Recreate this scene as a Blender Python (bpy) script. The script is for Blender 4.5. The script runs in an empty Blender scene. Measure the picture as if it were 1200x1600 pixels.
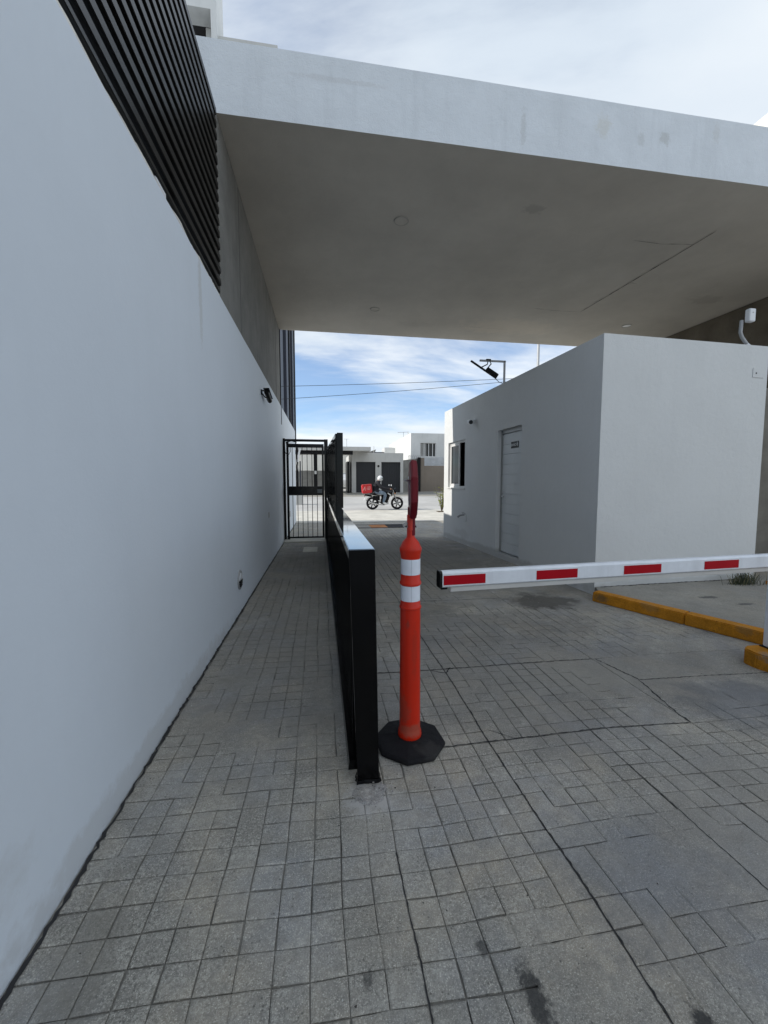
import bpy, bmesh, math, random
from mathutils import Vector, Matrix
random.seed(7)
R = math.radians
S = bpy.context.scene
COL = S.collection

# ------------------------------------------------------------------ camera
cam_d = bpy.data.cameras.new('camera')
cam = bpy.data.objects.new('camera', cam_d); COL.objects.link(cam)
cam_d.sensor_fit = 'HORIZONTAL'; cam_d.sensor_width = 36.0
cam_d.lens = 628.4 / 1200 * 36.0
cam_d.clip_start = 0.05; cam_d.clip_end = 3000
cam.location = (0, 0, 1.5)
cam.rotation_euler = (R(90 - 4.296), 0, R(-8.849))
S.camera = cam

# ------------------------------------------------------------------ world, sun, exposure
SUN_EL, SUN_AZ = 32.3, 3.4          # azimuth measured from -X towards +Y
W = bpy.data.worlds.new('World'); S.world = W; W.use_nodes = True
wn, wl = W.node_tree.nodes, W.node_tree.links
wn.clear()
def N(t, **k):
    n = wn.new(t)
    for a, b in k.items(): setattr(n, a, b)
    return n
sky = N('ShaderNodeTexSky', sky_type='NISHITA', sun_disc=False, sun_elevation=R(SUN_EL),
        sun_rotation=R(-90 + SUN_AZ), altitude=1800, air_density=1.0, dust_density=1.3, ozone_density=1.2)
tc = N('ShaderNodeTexCoord'); sep = N('ShaderNodeSeparateXYZ'); wl.new(tc.outputs['Generated'], sep.inputs[0])
def M(op, a, b=None, c=None):
    n = N('ShaderNodeMath', operation=op)
    for i, v in enumerate((a, b, c)):
        if v is None: continue
        if isinstance(v, (int, float)): n.inputs[i].default_value = v
        else: wl.new(v, n.inputs[i])
    return n.outputs[0]
zz = M('ADD', M('MAXIMUM', sep.outputs[2], 0.0), 0.16)
cmb = N('ShaderNodeCombineXYZ')
wl.new(M('DIVIDE', sep.outputs[0], zz), cmb.inputs[0]); wl.new(M('DIVIDE', sep.outputs[1], zz), cmb.inputs[1])
mp = N('ShaderNodeMapping'); mp.inputs['Scale'].default_value = (0.55, 0.85, 1); mp.inputs['Rotation'].default_value = (0, 0, R(12))
mp.inputs['Location'].default_value = (3.1, 1.35, 0)
wl.new(cmb.outputs[0], mp.inputs[0])
n1 = N('ShaderNodeTexNoise'); n1.inputs['Scale'].default_value = 1.0; n1.inputs['Detail'].default_value = 9; n1.inputs['Roughness'].default_value = 0.57
n1.inputs['Distortion'].default_value = 0.35
wl.new(mp.outputs[0], n1.inputs['Vector'])
cov = N('ShaderNodeMapRange'); cov.inputs['From Min'].default_value = 0.36; cov.inputs['From Max'].default_value = 0.56
cov.interpolation_type = 'SMOOTHSTEP'
wl.new(n1.outputs['Fac'], cov.inputs['Value'])
n2 = N('ShaderNodeTexNoise'); n2.inputs['Scale'].default_value = 1.7; n2.inputs['Detail'].default_value = 7; n2.inputs['Roughness'].default_value = 0.5
wl.new(mp.outputs[0], n2.inputs['Vector'])
shade = N('ShaderNodeValToRGB')
shade.color_ramp.elements[0].position = 0.33; shade.color_ramp.elements[0].color = (5.9, 6.6, 7.35, 1)
shade.color_ramp.elements[1].position = 0.62; shade.color_ramp.elements[1].color = (7.8, 8.15, 8.4, 1)
wl.new(n2.outputs['Fac'], shade.inputs[0])
mx = N('ShaderNodeMix', data_type='RGBA')
wl.new(M('ADD', M('MULTIPLY', cov.outputs[0], 0.85), 0.10), mx.inputs['Factor'])
skyg = N('ShaderNodeMix', data_type='RGBA', blend_type='MULTIPLY'); skyg.inputs['Factor'].default_value = 1.0
wl.new(sky.outputs[0], skyg.inputs['A']); skyg.inputs['B'].default_value = (1.26, 1.40, 1.50, 1)
wl.new(skyg.outputs['Result'], mx.inputs['A']); wl.new(shade.outputs[0], mx.inputs['B'])
bg = N('ShaderNodeBackground'); bg.inputs['Strength'].default_value = 0.1
wl.new(mx.outputs['Result'], bg.inputs['Color'])
wo = N('ShaderNodeOutputWorld'); wl.new(bg.outputs[0], wo.inputs['Surface'])

sd = bpy.data.lights.new('sun', 'SUN'); sd.energy = 3.4; sd.angle = R(0.53); sd.color = (1.0, 0.95, 0.87)
sun = bpy.data.objects.new('sun', sd); COL.objects.link(sun)
d_sun = Vector((-math.cos(R(SUN_EL)) * math.cos(R(SUN_AZ)), math.cos(R(SUN_EL)) * math.sin(R(SUN_AZ)), math.sin(R(SUN_EL))))
sun.rotation_euler = d_sun.to_track_quat('Z', 'Y').to_euler()
S.view_settings.view_transform = 'Standard'; S.view_settings.look = 'None'
S.view_settings.exposure = 0.36; S.view_settings.gamma = 1.0
S.view_settings.use_curve_mapping = False
S.cycles.max_bounces = 10; S.cycles.diffuse_bounces = 6

# ------------------------------------------------------------------ materials
MATS = {}
def mat(name, col, rough=0.8, metal=0.0, var=0.12, scale=3.0, bump=0.0, bscale=120, col2=None, streak=0.0,
        spots=0.0, spec=0.5, stains=(), sscale=60, coat=0.0, speck=0.0):
    if name in MATS: return MATS[name]
    m = bpy.data.materials.new(name); m.use_nodes = True
    n, l = m.node_tree.nodes, m.node_tree.links
    b = n['Principled BSDF']
    b.inputs['Roughness'].default_value = rough; b.inputs['Metallic'].default_value = metal
    b.inputs['Specular IOR Level'].default_value = spec
    b.inputs['Coat Weight'].default_value = coat
    g = n.new('ShaderNodeNewGeometry'); pos = g.outputs['Position']
    def noise(sc, det=5, ro=0.6, vec=pos):
        t = n.new('ShaderNodeTexNoise'); t.inputs['Scale'].default_value = sc; t.inputs['Detail'].default_value = det
        t.inputs['Roughness'].default_value = ro; l.new(vec, t.inputs['Vector']); return t.outputs['Fac']
    def mr(v, a, b_, c, d_):
        t = n.new('ShaderNodeMapRange'); l.new(v, t.inputs['Value'])
        for k, x in zip(('From Min', 'From Max', 'To Min', 'To Max'), (a, b_, c, d_)): t.inputs[k].default_value = x
        return t.outputs[0]
    def mix(fac, A, B, mode='MIX'):
        t = n.new('ShaderNodeMix'); t.data_type = 'RGBA'; t.blend_type = mode
        for s, v in (('Factor', fac), ('A', A), ('B', B)):
            if isinstance(v, (int, float)): t.inputs[s].default_value = v
            elif isinstance(v, tuple): t.inputs[s].default_value = (*v[:3], 1)
            else: l.new(v, t.inputs[s])
        return t.outputs['Result']
    c2 = col2 if col2 else tuple(x * (1 - 2 * var) for x in col)
    c = mix(mr(noise(scale), 0.35, 0.68, 0, 1), col, c2)
    c = mix(mr(noise(scale * 7, 4), 0.4, 0.75, 0, var * 2.2), c, tuple(x * 0.72 for x in col))
    if speck:
        def mul(a, b_):
            t = n.new('ShaderNodeMath'); t.operation = 'MULTIPLY'; l.new(a, t.inputs[0]); l.new(b_, t.inputs[1]); return t.outputs[0]
        patchy = mr(noise(2.3, 4), 0.38, 0.62, 0.35, 1.25)
        c = mix(mul(mr(noise(95, 5, 0.7), 0.38, 0.56, speck, 0), patchy), c, tuple(x * 0.30 for x in col))
        c = mix(mul(mr(noise(42, 4, 0.75), 0.40, 0.52, speck * .8, 0), patchy), c, tuple(x * 0.45 for x in col))
        def off(x):
            t = n.new('ShaderNodeVectorMath'); t.operation = 'ADD'; l.new(pos, t.inputs[0]); t.inputs[1].default_value = (x, x * 1.7, x * .6); return t.outputs[0]
        c = mix(mr(noise(2.6, 5, 0.6, off(11)), 0.45, 0.62, 0, speck * .55), c, (col[0] * .92, col[1] * .84, col[2] * .74))
        c = mix(mr(noise(1.9, 5, 0.6, off(23)), 0.48, 0.64, 0, speck * .55), c, (col[0] * .60, col[1] * .66, col[2] * .80))
        c = mix(mr(noise(6.5, 9, 0.72, off(37)), 0.55, 0.72, 0, speck * .65), c, tuple(x * 0.42 for x in col))
        c = mix(mr(noise(11, 8, 0.7, off(51)), 0.60, 0.72, 0, speck * .5), c, tuple(x * 1.35 for x in col))
        c = mix(mr(noise(1.1, 7, 0.6), 0.42, 0.66, 0, speck * .35), c, tuple(x * 0.55 for x in col))
        c = mix(mr(noise(230, 3, 0.7), 0.54, 0.70, 0, speck * .8), c, tuple(x * 1.75 for x in col))
        c = mix(mr(noise(22, 6, 0.7), 0.45, 0.70, 0, speck * .7), c, tuple(x * 0.55 for x in col))
    if streak:
        mpn = n.new('ShaderNodeMapping'); mpn.inputs['Scale'].default_value = (2.2, 2.2, 0.22); l.new(pos, mpn.inputs[0])
        c = mix(mr(noise(3.0, 8, 0.65, mpn.outputs[0]), 0.52, 0.72, 0, streak), c, tuple(x * 0.5 for x in col))
    if spots:
        v = n.new('ShaderNodeTexVoronoi'); v.inputs['Scale'].default_value = sscale; l.new(pos, v.inputs['Vector'])
        k = mr(v.outputs['Distance'], 0.10, 0.24, 1, 0)
        t = n.new('ShaderNodeMath'); t.operation = 'MULTIPLY'; l.new(k, t.inputs[0]); l.new(mr(noise(9, 3), 0.5, 0.6, 0, spots), t.inputs[1])
        c = mix(t.outputs[0], c, tuple(x * 0.3 for x in col))
    for (sx, sy, sz, rx, ry, rz, amt, scol) in stains:      # dirt marks and paler patches with a shape of their own
        va = n.new('ShaderNodeVectorMath'); va.operation = 'SUBTRACT'; l.new(pos, va.inputs[0]); va.inputs[1].default_value = (sx, sy, sz)
        vb = n.new('ShaderNodeVectorMath'); vb.operation = 'DIVIDE'; l.new(va.outputs[0], vb.inputs[0]); vb.inputs[1].default_value = (rx, ry, rz)
        vl = n.new('ShaderNodeVectorMath'); vl.operation = 'LENGTH'; l.new(vb.outputs[0], vl.inputs[0])
        t = n.new('ShaderNodeMath'); t.operation = 'ADD'; l.new(vl.outputs['Value'], t.inputs[0])
        l.new(mr(noise(1.6 / max(min(rx, ry), 0.05), 6, 0.7), 0.3, 0.7, -0.45, 0.45), t.inputs[1])
        c = mix(mr(t.outputs[0], 0.6, 1.1, amt, 0), c, scol)
    l.new(c, b.inputs['Base Color'])
    if bump:
        bp = n.new('ShaderNodeBump'); bp.inputs['Strength'].default_value = 1.0; bp.inputs['Distance'].default_value = bump
        t = n.new('ShaderNodeMath'); t.operation = 'ADD'
        l.new(noise(bscale, 6, 0.65), t.inputs[0]); l.new(mr(noise(bscale * 0.12, 3), 0, 1, 0, 1.5), t.inputs[1])
        l.new(t.outputs[0], bp.inputs['Height']); l.new(bp.outputs[0], b.inputs['Normal'])
        l.new(mr(noise(bscale * .3), 0.3, 0.7, max(rough - .08, .03), min(rough + .08, 1)), b.inputs['Roughness'])
    MATS[name] = m
    return m

PATCH = (.215, 1.80, 0, .13, .11, .3, .8, (.46, .45, .44))
GREY = (0.13, 0.128, 0.12); OIL = (0.035, 0.036, 0.037)
m_wall = mat('white wall paint', (0.73, 0.785, 0.85), 0.75, var=0.015, scale=1.2, bump=0.0010, bscale=60, streak=0.025,
             stains=((-.945, 3.55, 3.0, .2, .05, .42, .35, (.45, .44, .40)), (-.945, 1.0, .3, .2, .35, .14, .25, (.5, .5, .48)),
                     (-.945, 2.5, .05, .2, 1.9, .10, .35, (.45, .44, .42))))
m_fascia = mat('weathered white stucco', (0.70, 0.74, 0.78), 0.85, var=0.04, scale=2.5, bump=0.004, bscale=75, streak=0.16,
               stains=((3.92, 4.35, 5.41, .075, .1, .075, .55, (.45, .46, .45)), (3.62, 4.35, 5.36, .05, .1, .08, .35, (.45, .46, .45)),
                       (2.2, 4.35, 5.3, .035, .1, .20, .3, (.4, .4, .38)), (3.15, 4.35, 5.45, .10, .1, .12, .35, (.56, .54, .46)), (.2, 4.35, 5.5, .5, .1, .03, .3, (.5, .5, .5)),
                       (4.6, 4.35, 5.55, .05, .1, .12, .3, (.5, .5, .48))))
m_house = mat('white stucco', (0.675, 0.69, 0.69), 0.85, var=0.02, scale=1.5, bump=0.0035, bscale=110, streak=0.05,
              stains=((3.4, 8.0, .06, 1, 3.6, .10, .5, (.33, .32, .30)), (4.8, 4.75, .12, 2, .6, .07, .4, (.4, .4, .38)), (3.35, 9.4, .25, .4, .5, .12, .25, (.4, .38, .35))))
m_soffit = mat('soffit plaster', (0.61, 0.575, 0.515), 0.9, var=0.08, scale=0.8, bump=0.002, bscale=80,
               stains=((2.8, 5.2, 5.06, .16, .10, .3, .4, (.3, .28, .25)), (4.4, 9.2, 5.1, 1.2, .5, .3, .3, (.75, .66, .54)), (2.2, 9.4, 5.1, .5, .18, .3, .3, (.42, .40, .36)),  # the wide patch near the back is paler and warmer than the plaster
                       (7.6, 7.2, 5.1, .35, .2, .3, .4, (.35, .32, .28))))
m_conc = mat('raw concrete', (0.225, 0.22, 0.205), 0.9, var=0.14, scale=2.5, bump=0.004, bscale=45, streak=0.45, spots=.4)
m_conc_brown = mat('weathered brown concrete', (0.17, 0.145, 0.11), 0.9, var=0.2, scale=2.0, bump=0.004, bscale=40, streak=0.5)
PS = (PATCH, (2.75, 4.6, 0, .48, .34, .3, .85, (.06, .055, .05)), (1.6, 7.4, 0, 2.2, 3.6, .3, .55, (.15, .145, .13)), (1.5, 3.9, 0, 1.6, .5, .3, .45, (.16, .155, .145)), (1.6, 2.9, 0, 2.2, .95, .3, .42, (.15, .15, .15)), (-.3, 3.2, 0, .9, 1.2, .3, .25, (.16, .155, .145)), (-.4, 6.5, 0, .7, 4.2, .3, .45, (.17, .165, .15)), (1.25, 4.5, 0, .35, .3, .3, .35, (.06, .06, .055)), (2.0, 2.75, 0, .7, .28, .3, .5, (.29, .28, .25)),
      (.60, .98, 0, .035, .10, .1, .85, OIL), (1.04, .85, 0, .03, .06, .1, .9, OIL), (.50, 1.13, 0, .022, .03, .1, .7, OIL), (1.9, 1.5, 0, .5, .5, .3, .4, (.27, .26, .24)), (-.2, 4.5, 0, .35, 1.6, .3, .35, (.25, .245, .225)),
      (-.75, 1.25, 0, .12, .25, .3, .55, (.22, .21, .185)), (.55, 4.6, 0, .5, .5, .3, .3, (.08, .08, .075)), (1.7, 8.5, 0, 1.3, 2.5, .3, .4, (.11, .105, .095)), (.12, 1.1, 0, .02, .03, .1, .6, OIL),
      (1.2, 1.25, 0, .4, .35, .3, .35, (.13, .14, .16)), (2.9, 2.2, 0, .5, .4, .3, .45, (.10, .11, .13)))
m_pave = mat('stamped concrete', (0.48, 0.463, 0.415), 0.85, var=0.16, scale=4.5, bump=0.006, bscale=95, spots=1.0, sscale=60, stains=PS, speck=1.0, spec=.3)
m_pave_smooth = m_pave
m_grout = mat('dirty groove', (0.30, 0.29, 0.265), 0.95, var=0.25, scale=5.0, bump=0.003, bscale=60, spec=.2,
              col2=(.05, .05, .047), stains=(PATCH,))
m_joint = mat('black joint', (0.03, 0.03, 0.032), 0.9, var=0.2)
m_walk = mat('pale concrete', (0.62, 0.60, 0.54), 0.9, var=0.12, scale=1.5, bump=0.003, bscale=40)
m_slab = mat('grey slab concrete', (0.36, 0.345, 0.305), 0.9, var=0.14, scale=2.2, bump=0.004, bscale=50, spots=.5, speck=.5,
             stains=((4.6, 4.1, .12, .14, .05, .2, .8, (.07, .07, .07)), (4.75, 3.8, .12, .12, .04, .2, .8, (.07, .07, .07)), (5.2, 3.3, .12, .5, .3, .2, .3, (.15, .15, .14))))
m_asph = mat('road surface', (0.47, 0.465, 0.45), 0.9, var=0.1, scale=.6, bump=0.003, bscale=30)
m_yell = mat('ochre kerb paint', (0.66, 0.275, 0.018), 0.75, var=0.2, scale=7, bump=0.006, bscale=45, spots=.8, sscale=25, speck=.5, spec=.25,
             stains=((3.62, 3.9, .1, .05, .16, .06, .45, (.24, .16, .07)), (3.95, 3.15, .1, .05, .1, .05, .45, (.22, .15, .07)), (3.5, 2.6, .1, .06, .08, .05, .7, (.2, .18, .15)), (3.40, 4.4, .06, .05, .12, .05, .7, (.12, .09, .05))))
m_black = mat('gloss black paint', (0.002, 0.002, 0.0025), 0.14, var=0.1, spec=0.22, bump=0.00015, bscale=40)
m_rail = mat('lacquered handrail', (0.004, 0.005, 0.006), 0.07, var=0.1, spec=.6, coat=1.0, bump=.00012, bscale=25)
m_blackm = mat('satin black paint', (0.004, 0.004, 0.005), 0.38, var=0.1, spec=.25)
m_slat = mat('black powder coated aluminium', (0.014, 0.0135, 0.013), 0.36, var=0.15, scale=5)
m_orange = mat('orange plastic', (0.60, 0.022, 0.004), 0.36, var=0.05, scale=4, bump=0.0006, bscale=30, streak=.3, spec=.35,
               stains=((.44, 2.14, .22, .05, .05, .10, .45, (.22, .06, .04)), (.50, 2.10, .55, .02, .05, .16, .35, (.28, .03, .015)), (.46, 2.10, .72, .012, .05, .03, .5, (.15, .05, .04)), (.49, 2.11, .10, .09, .08, .04, .5, (.25, .12, .08))))
m_orange_d = mat('orange plastic collar', (0.55, 0.025, 0.006), 0.5, var=0.06)
m_refl = mat('white reflective sheeting', (0.76, 0.80, 0.88), 0.35, var=0.03, scale=20)
m_seam = mat('tape seam', (0.3, 0.33, 0.38), 0.6)
m_rubber = mat('black rubber', (0.008, 0.008, 0.011), 0.8, var=0.2, spec=.3, stains=((.58, 2.03, .04, .10, .07, .1, .35, (.05, .048, .045)),), scale=12, bump=0.002, bscale=90)
m_dred = mat('dark red plastic', (0.15, 0.002, 0.010), 0.4, var=0.05, spec=.25)
m_red = mat('red reflective stripe', (0.42, 0.001, 0.010), 0.55, var=0.05, spec=.15)
m_alu = mat('white lacquered aluminium', (0.78, 0.82, 0.88), 0.4, var=0.04, streak=.25, scale=9)
m_grey_rub = mat('grey rubber strip', (0.62, 0.61, 0.59), 0.7, var=0.05)
m_steel = mat('galvanised steel', (0.42, 0.43, 0.44), 0.5, metal=.25, var=0.1)
m_door = mat('grey white door panel', (0.66, 0.69, 0.70), 0.5, var=0.04)
m_dframe = mat('brushed door frame', (0.42, 0.43, 0.43), 0.45, metal=.3, var=0.05)
m_wframe = mat('white window frame', (0.74, 0.74, 0.73), 0.5, var=0.03)
m_dark = mat('dark interior', (0.02, 0.02, 0.022), 0.8)
m_whitep = mat('white plastic', (0.74, 0.76, 0.78), 0.45, var=0.03)
m_cable = mat('black cable', (0.015, 0.015, 0.015), 0.6)
m_cream = mat('cream render', (0.72, 0.70, 0.64), 0.9, var=0.05, scale=.6, streak=.15)
m_white2 = mat('old whitewash', (0.70, 0.71, 0.70), 0.9, var=0.08, scale=.5, streak=.22)
m_brick = mat('whitewashed brick', (0.66, 0.68, 0.70), 0.9, var=0.1, scale=3)
m_mortar = mat('mortar', (0.42, 0.43, 0.44), 0.95)
m_taupe = mat('taupe render', (0.24, 0.205, 0.17), 0.9, var=0.06, scale=.8, streak=.15)
m_lgrey = mat('light grey render', (0.55, 0.55, 0.53), 0.9, var=0.06, scale=.7, streak=.2)
m_gdoor = mat('dark garage door', (0.012, 0.014, 0.019), 0.5, var=0.08)
m_tower = mat('dark cladding', (0.012, 0.012, 0.014), 0.7, spec=.2, var=0.1)
m_tower2 = mat('grey blue cladding', (0.05, 0.055, 0.075), 0.5, spec=.2, var=0.08)
m_leafy = mat('yellow green leaf', (0.20, 0.23, 0.03), 0.55, var=0.2, scale=8)
m_grass = mat('dark grass', (0.035, 0.05, 0.018), 0.7, var=0.3, scale=20)
m_stem = mat('stem', (0.10, 0.07, 0.04), 0.9)
m_box = mat('red delivery bag', (0.62, 0.03, 0.035), 0.6, var=0.05, scale=8)
m_jacket = mat('black jacket', (0.012, 0.012, 0.018), 0.85, var=0.15, scale=10)
m_jeans = mat('blue jeans', (0.22, 0.29, 0.38), 0.9, var=0.25, scale=10)
m_skin = mat('skin', (0.35, 0.20, 0.13), 0.6, var=0.05)
m_carp = mat('silver car paint', (0.60, 0.62, 0.65), 0.25, var=0.02, coat=.5)
m_chrome = mat('bright metal', (0.6, 0.6, 0.6), 0.25, metal=.9)
m_rubble = mat('spalled cement', (0.50, 0.49, 0.48), 0.95, var=0.25, scale=14, bump=0.012, bscale=90, speck=1.0)
m_lit = mat('grey plaque', (0.32, 0.32, 0.30), 0.9, var=0.1)

def glass_mat():
    m = bpy.data.materials.new('window glass'); m.use_nodes = True
    b = m.node_tree.nodes['Principled BSDF']
    b.inputs['Base Color'].default_value = (0.75, 0.8, 0.82, 1); b.inputs['Roughness'].default_value = 0.03
    b.inputs['Transmission Weight'].default_value = 0.9; b.inputs['IOR'].default_value = 1.45
    return m
m_glass = glass_mat()
m_tint = mat('tinted guardhouse glass', (0.03, 0.035, 0.04), 0.06, var=0.02, spec=.12)
m_dglass = mat('dark reflecting glass', (0.02, 0.025, 0.03), 0.05, var=0.02, spec=.9)

# ------------------------------------------------------------------ mesh helpers
ORI = {}
class MB:
    def __init__(s): s.v = []; s.f = []; s.m = []
    def add(s, vs, fs, mi=0):
        k = len(s.v); s.v += [tuple(v) for v in vs]
        for f in fs: s.f.append(tuple(i + k for i in f)); s.m.append(mi)
        return s
    def box(s, a, b, mi=0):
        x0, y0, z0 = a; x1, y1, z1 = b
        return s.add([(x0, y0, z0), (x1, y0, z0), (x1, y1, z0), (x0, y1, z0), (x0, y0, z1), (x1, y0, z1), (x1, y1, z1), (x0, y1, z1)],
                     [(0, 3, 2, 1), (4, 5, 6, 7), (0, 1, 5, 4), (1, 2, 6, 5), (2, 3, 7, 6), (3, 0, 4, 7)], mi)
    def hexa(s, lo, hi, mi=0):       # two quads of four points
        return s.add(list(lo) + list(hi), [(0, 3, 2, 1), (4, 5, 6, 7), (0, 1, 5, 4), (1, 2, 6, 5), (2, 3, 7, 6), (3, 0, 4, 7)], mi)
    def obox(s, c, sx, sy, sz, rot, mi=0):
        Mx = rot if isinstance(rot, Matrix) else Matrix.Rotation(rot, 3, 'Z')
        c = Vector(c); vs = []
        for z in (-1, 1):
            for x, y in ((-1, -1), (1, -1), (1, 1), (-1, 1)):
                vs.append(c + Mx @ Vector((x * sx / 2, y * sy / 2, z * sz / 2)))
        return s.add(vs, [(0, 3, 2, 1), (4, 5, 6, 7), (0, 1, 5, 4), (1, 2, 6, 5), (2, 3, 7, 6), (3, 0, 4, 7)], mi)
    def prism(s, poly, z0, z1, mi=0):
        n = len(poly)
        return s.add([(x, y, z0) for x, y in poly] + [(x, y, z1) for x, y in poly],
                     [tuple(range(n - 1, -1, -1)), tuple(range(n, 2 * n))] + [(i, (i + 1) % n, n + (i + 1) % n, n + i) for i in range(n)], mi)
    def tube(s, pts, rad, seg=10, mi=0, cap=True):
        pts = [Vector(p) for p in pts]
        rads = rad if isinstance(rad, (list, tuple)) else [rad] * len(pts)
        k = len(s.v); up = None
        for i, p in enumerate(pts):
            t = (pts[min(i + 1, len(pts) - 1)] - pts[max(i - 1, 0)]).normalized()
            if up is None: up = t.orthogonal().normalized()
            up = (up - t * up.dot(t)); up = up.normalized() if up.length > 1e-6 else t.orthogonal().normalized()
            w = t.cross(up)
            for j in range(seg):
                a = 2 * math.pi * j / seg; s.v.append(tuple(p + (up * math.cos(a) + w * math.sin(a)) * rads[i]))
        for i in range(len(pts) - 1):
            for j in range(seg):
                s.f.append((k + i * seg + j, k + i * seg + (j + 1) % seg, k + (i + 1) * seg + (j + 1) % seg, k + (i + 1) * seg + j)); s.m.append(mi)
        if cap:
            s.f.append(tuple(k + j for j in reversed(range(seg)))); s.m.append(mi)
            e = k + (len(pts) - 1) * seg; s.f.append(tuple(e + j for j in range(seg))); s.m.append(mi)
        return s
    def lathe(s, prof, c=(0, 0, 0), seg=40, mi=0, axis='Z'):
        k = len(s.v); n = len(prof)
        for j in range(seg):
            a = 2 * math.pi * j / seg
            for r, z in prof:
                p = (r * math.cos(a), r * math.sin(a), z)
                if axis == 'Y': p = (p[0], -p[2], p[1])
                if axis == 'X': p = (p[2], p[0], p[1])
                s.v.append((c[0] + p[0], c[1] + p[1], c[2] + p[2]))
        for j in range(seg):
            for i in range(n - 1):
                a, b = k + j * n + i, k + ((j + 1) % seg) * n + i
                s.f.append((a, b, b + 1, a + 1)); s.m.append(mi)
        return s
    def build(s, name, m, parent=None, local=False, bevel=0, smooth=False, kind=None):
        me = bpy.data.meshes.new(name)
        vs = s.v
        if parent is not None and not local:
            o = ORI.get(parent.name, Vector((0, 0, 0))); vs = [(v[0] - o.x, v[1] - o.y, v[2] - o.z) for v in vs]
        me.from_pydata(vs, [], s.f)
        for mm in (m if isinstance(m, (list, tuple)) else [m]): me.materials.append(mm)
        for p, mi in zip(me.polygons, s.m): p.material_index = mi
        bm = bmesh.new(); bm.from_mesh(me)
        if bevel:
            bmesh.ops.bevel(bm, geom=list(bm.edges), offset=bevel, segments=2, affect='EDGES', clamp_overlap=True)
        bmesh.ops.recalc_face_normals(bm, faces=list(bm.faces))
        if smooth:
            for f in bm.faces: f.smooth = True
            for e in bm.edges:
                if len(e.link_faces) == 2 and e.calc_face_angle(0) > R(38): e.smooth = False
        bm.to_mesh(me); bm.free()
        ob = bpy.data.objects.new(name, me); COL.objects.link(ob)
        if parent is not None:
            ob.parent = parent
            ORI[ob.name] = ORI.get(parent.name, Vector((0, 0, 0)))
        else: ORI[ob.name] = Vector((0, 0, 0))
        if kind: ob['kind'] = kind
        return ob
def B(a, b): return MB().box(a, b)
def tag(o, label, cat, group=None, kind=None):
    if label: o['label'] = label
    if cat: o['category'] = cat
    if group: o['group'] = group
    if kind: o['kind'] = kind
    return o
def thing(name, label, cat, loc=(0, 0, 0), rz=0, group=None):
    o = bpy.data.objects.new(name, None); COL.objects.link(o); o.location = loc; o.rotation_euler = (0, 0, rz)
    o.empty_display_size = .2; ORI[o.name] = Vector(loc)
    return tag(o, label, cat, group)
def text(name, body, size, m, parent, mtx, ext=0.001):
    cu = bpy.data.curves.new(name, 'FONT'); cu.body = body; cu.size = size; cu.extrude = ext; cu.align_x = 'CENTER'; cu.align_y = 'CENTER'
    tmp = bpy.data.objects.new('tmp', cu); COL.objects.link(tmp)
    me = bpy.data.meshes.new_from_object(tmp.evaluated_get(bpy.context.evaluated_depsgraph_get()))
    bpy.data.objects.remove(tmp); me.materials.clear(); me.materials.append(m)
    o = bpy.data.objects.new(name, me); COL.objects.link(o); o.parent = parent; o.matrix_local = mtx
    return o
def wall_holes(L, H, T, holes, z0=0.0):
    """wall in local frame: along +x 0..L, z0..H, thickness along +y 0..T, holes (x0,x1,z0,z1)"""
    mb = MB(); xs = sorted({0, L, *[h[0] for h in holes], *[h[1] for h in holes]}); zs = sorted({z0, H, *[h[2] for h in holes], *[h[3] for h in holes]})
    def hole(x, z): return any(h[0] < x < h[1] and h[2] < z < h[3] for h in holes)
    idx = {}
    def V(x, y, z):
        k = (x, y, z)
        if k not in idx: idx[k] = len(mb.v); mb.v.append(k)
        return idx[k]
    def Q(*p): mb.f.append(tuple(V(*q) for q in p)); mb.m.append(0)
    def solid(i, j): return 0 <= i < len(xs) - 1 and 0 <= j < len(zs) - 1 and not hole((xs[i] + xs[i + 1]) / 2, (zs[j] + zs[j + 1]) / 2)
    for i in range(len(xs) - 1):
        for j in range(len(zs) - 1):
            if not solid(i, j): continue
            a, b, c, d = xs[i], xs[i + 1], zs[j], zs[j + 1]
            Q((a, 0, c), (b, 0, c), (b, 0, d), (a, 0, d)); Q((a, T, c), (a, T, d), (b, T, d), (b, T, c))
            if not solid(i - 1, j): Q((a, 0, c), (a, 0, d), (a, T, d), (a, T, c))
            if not solid(i + 1, j): Q((b, 0, c), (b, T, c), (b, T, d), (b, 0, d))
            if not solid(i, j - 1): Q((a, 0, c), (a, T, c), (b, T, c), (b, 0, c))
            if not solid(i, j + 1): Q((a, 0, d), (b, 0, d), (b, T, d), (a, T, d))
    return mb
def xf(mb, f):
    mb.v = [tuple(f(*v)) for v in mb.v]; return mb

# ------------------------------------------------------------------ ground
def gz(y): return 0.0 if y < 15 else min((y - 15) * 0.04, 1.0)
TZ = -0.009
ys = [-40, -8, 0, 12.3, 15, 17, 19, 23, 27.4, 31, 35, 40, 60, 200, 1500]
xs = [-1500, -60, -12, -4, 0, 4, 12, 60, 1500]
g = MB()
for y in ys:
    for x in xs: g.v.append((x, y, gz(y) - 0.05))
for j in range(len(ys) - 1):
    for i in range(len(xs) - 1):
        k = j * len(xs) + i; g.f.append((k, k + 1, k + 1 + len(xs), k + len(xs))); g.m.append(0)
gr = g.build('ground', m_asph); gr['kind'] = 'structure'
def strip(name, x0, x1, y0, y1, m, dz=0, n=24):
    mb = MB()
    st = [y0 + (y1 - y0) * i / n for i in range(n + 1)]
    for y in st: mb.v += [(x0, y, gz(y) + dz), (x1, y, gz(y) + dz)]
    for i in range(n): mb.f.append((2 * i, 2 * i + 1, 2 * i + 3, 2 * i + 2)); mb.m.append(0)
    o = mb.build(name, m); o['kind'] = 'structure'; return o
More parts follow.
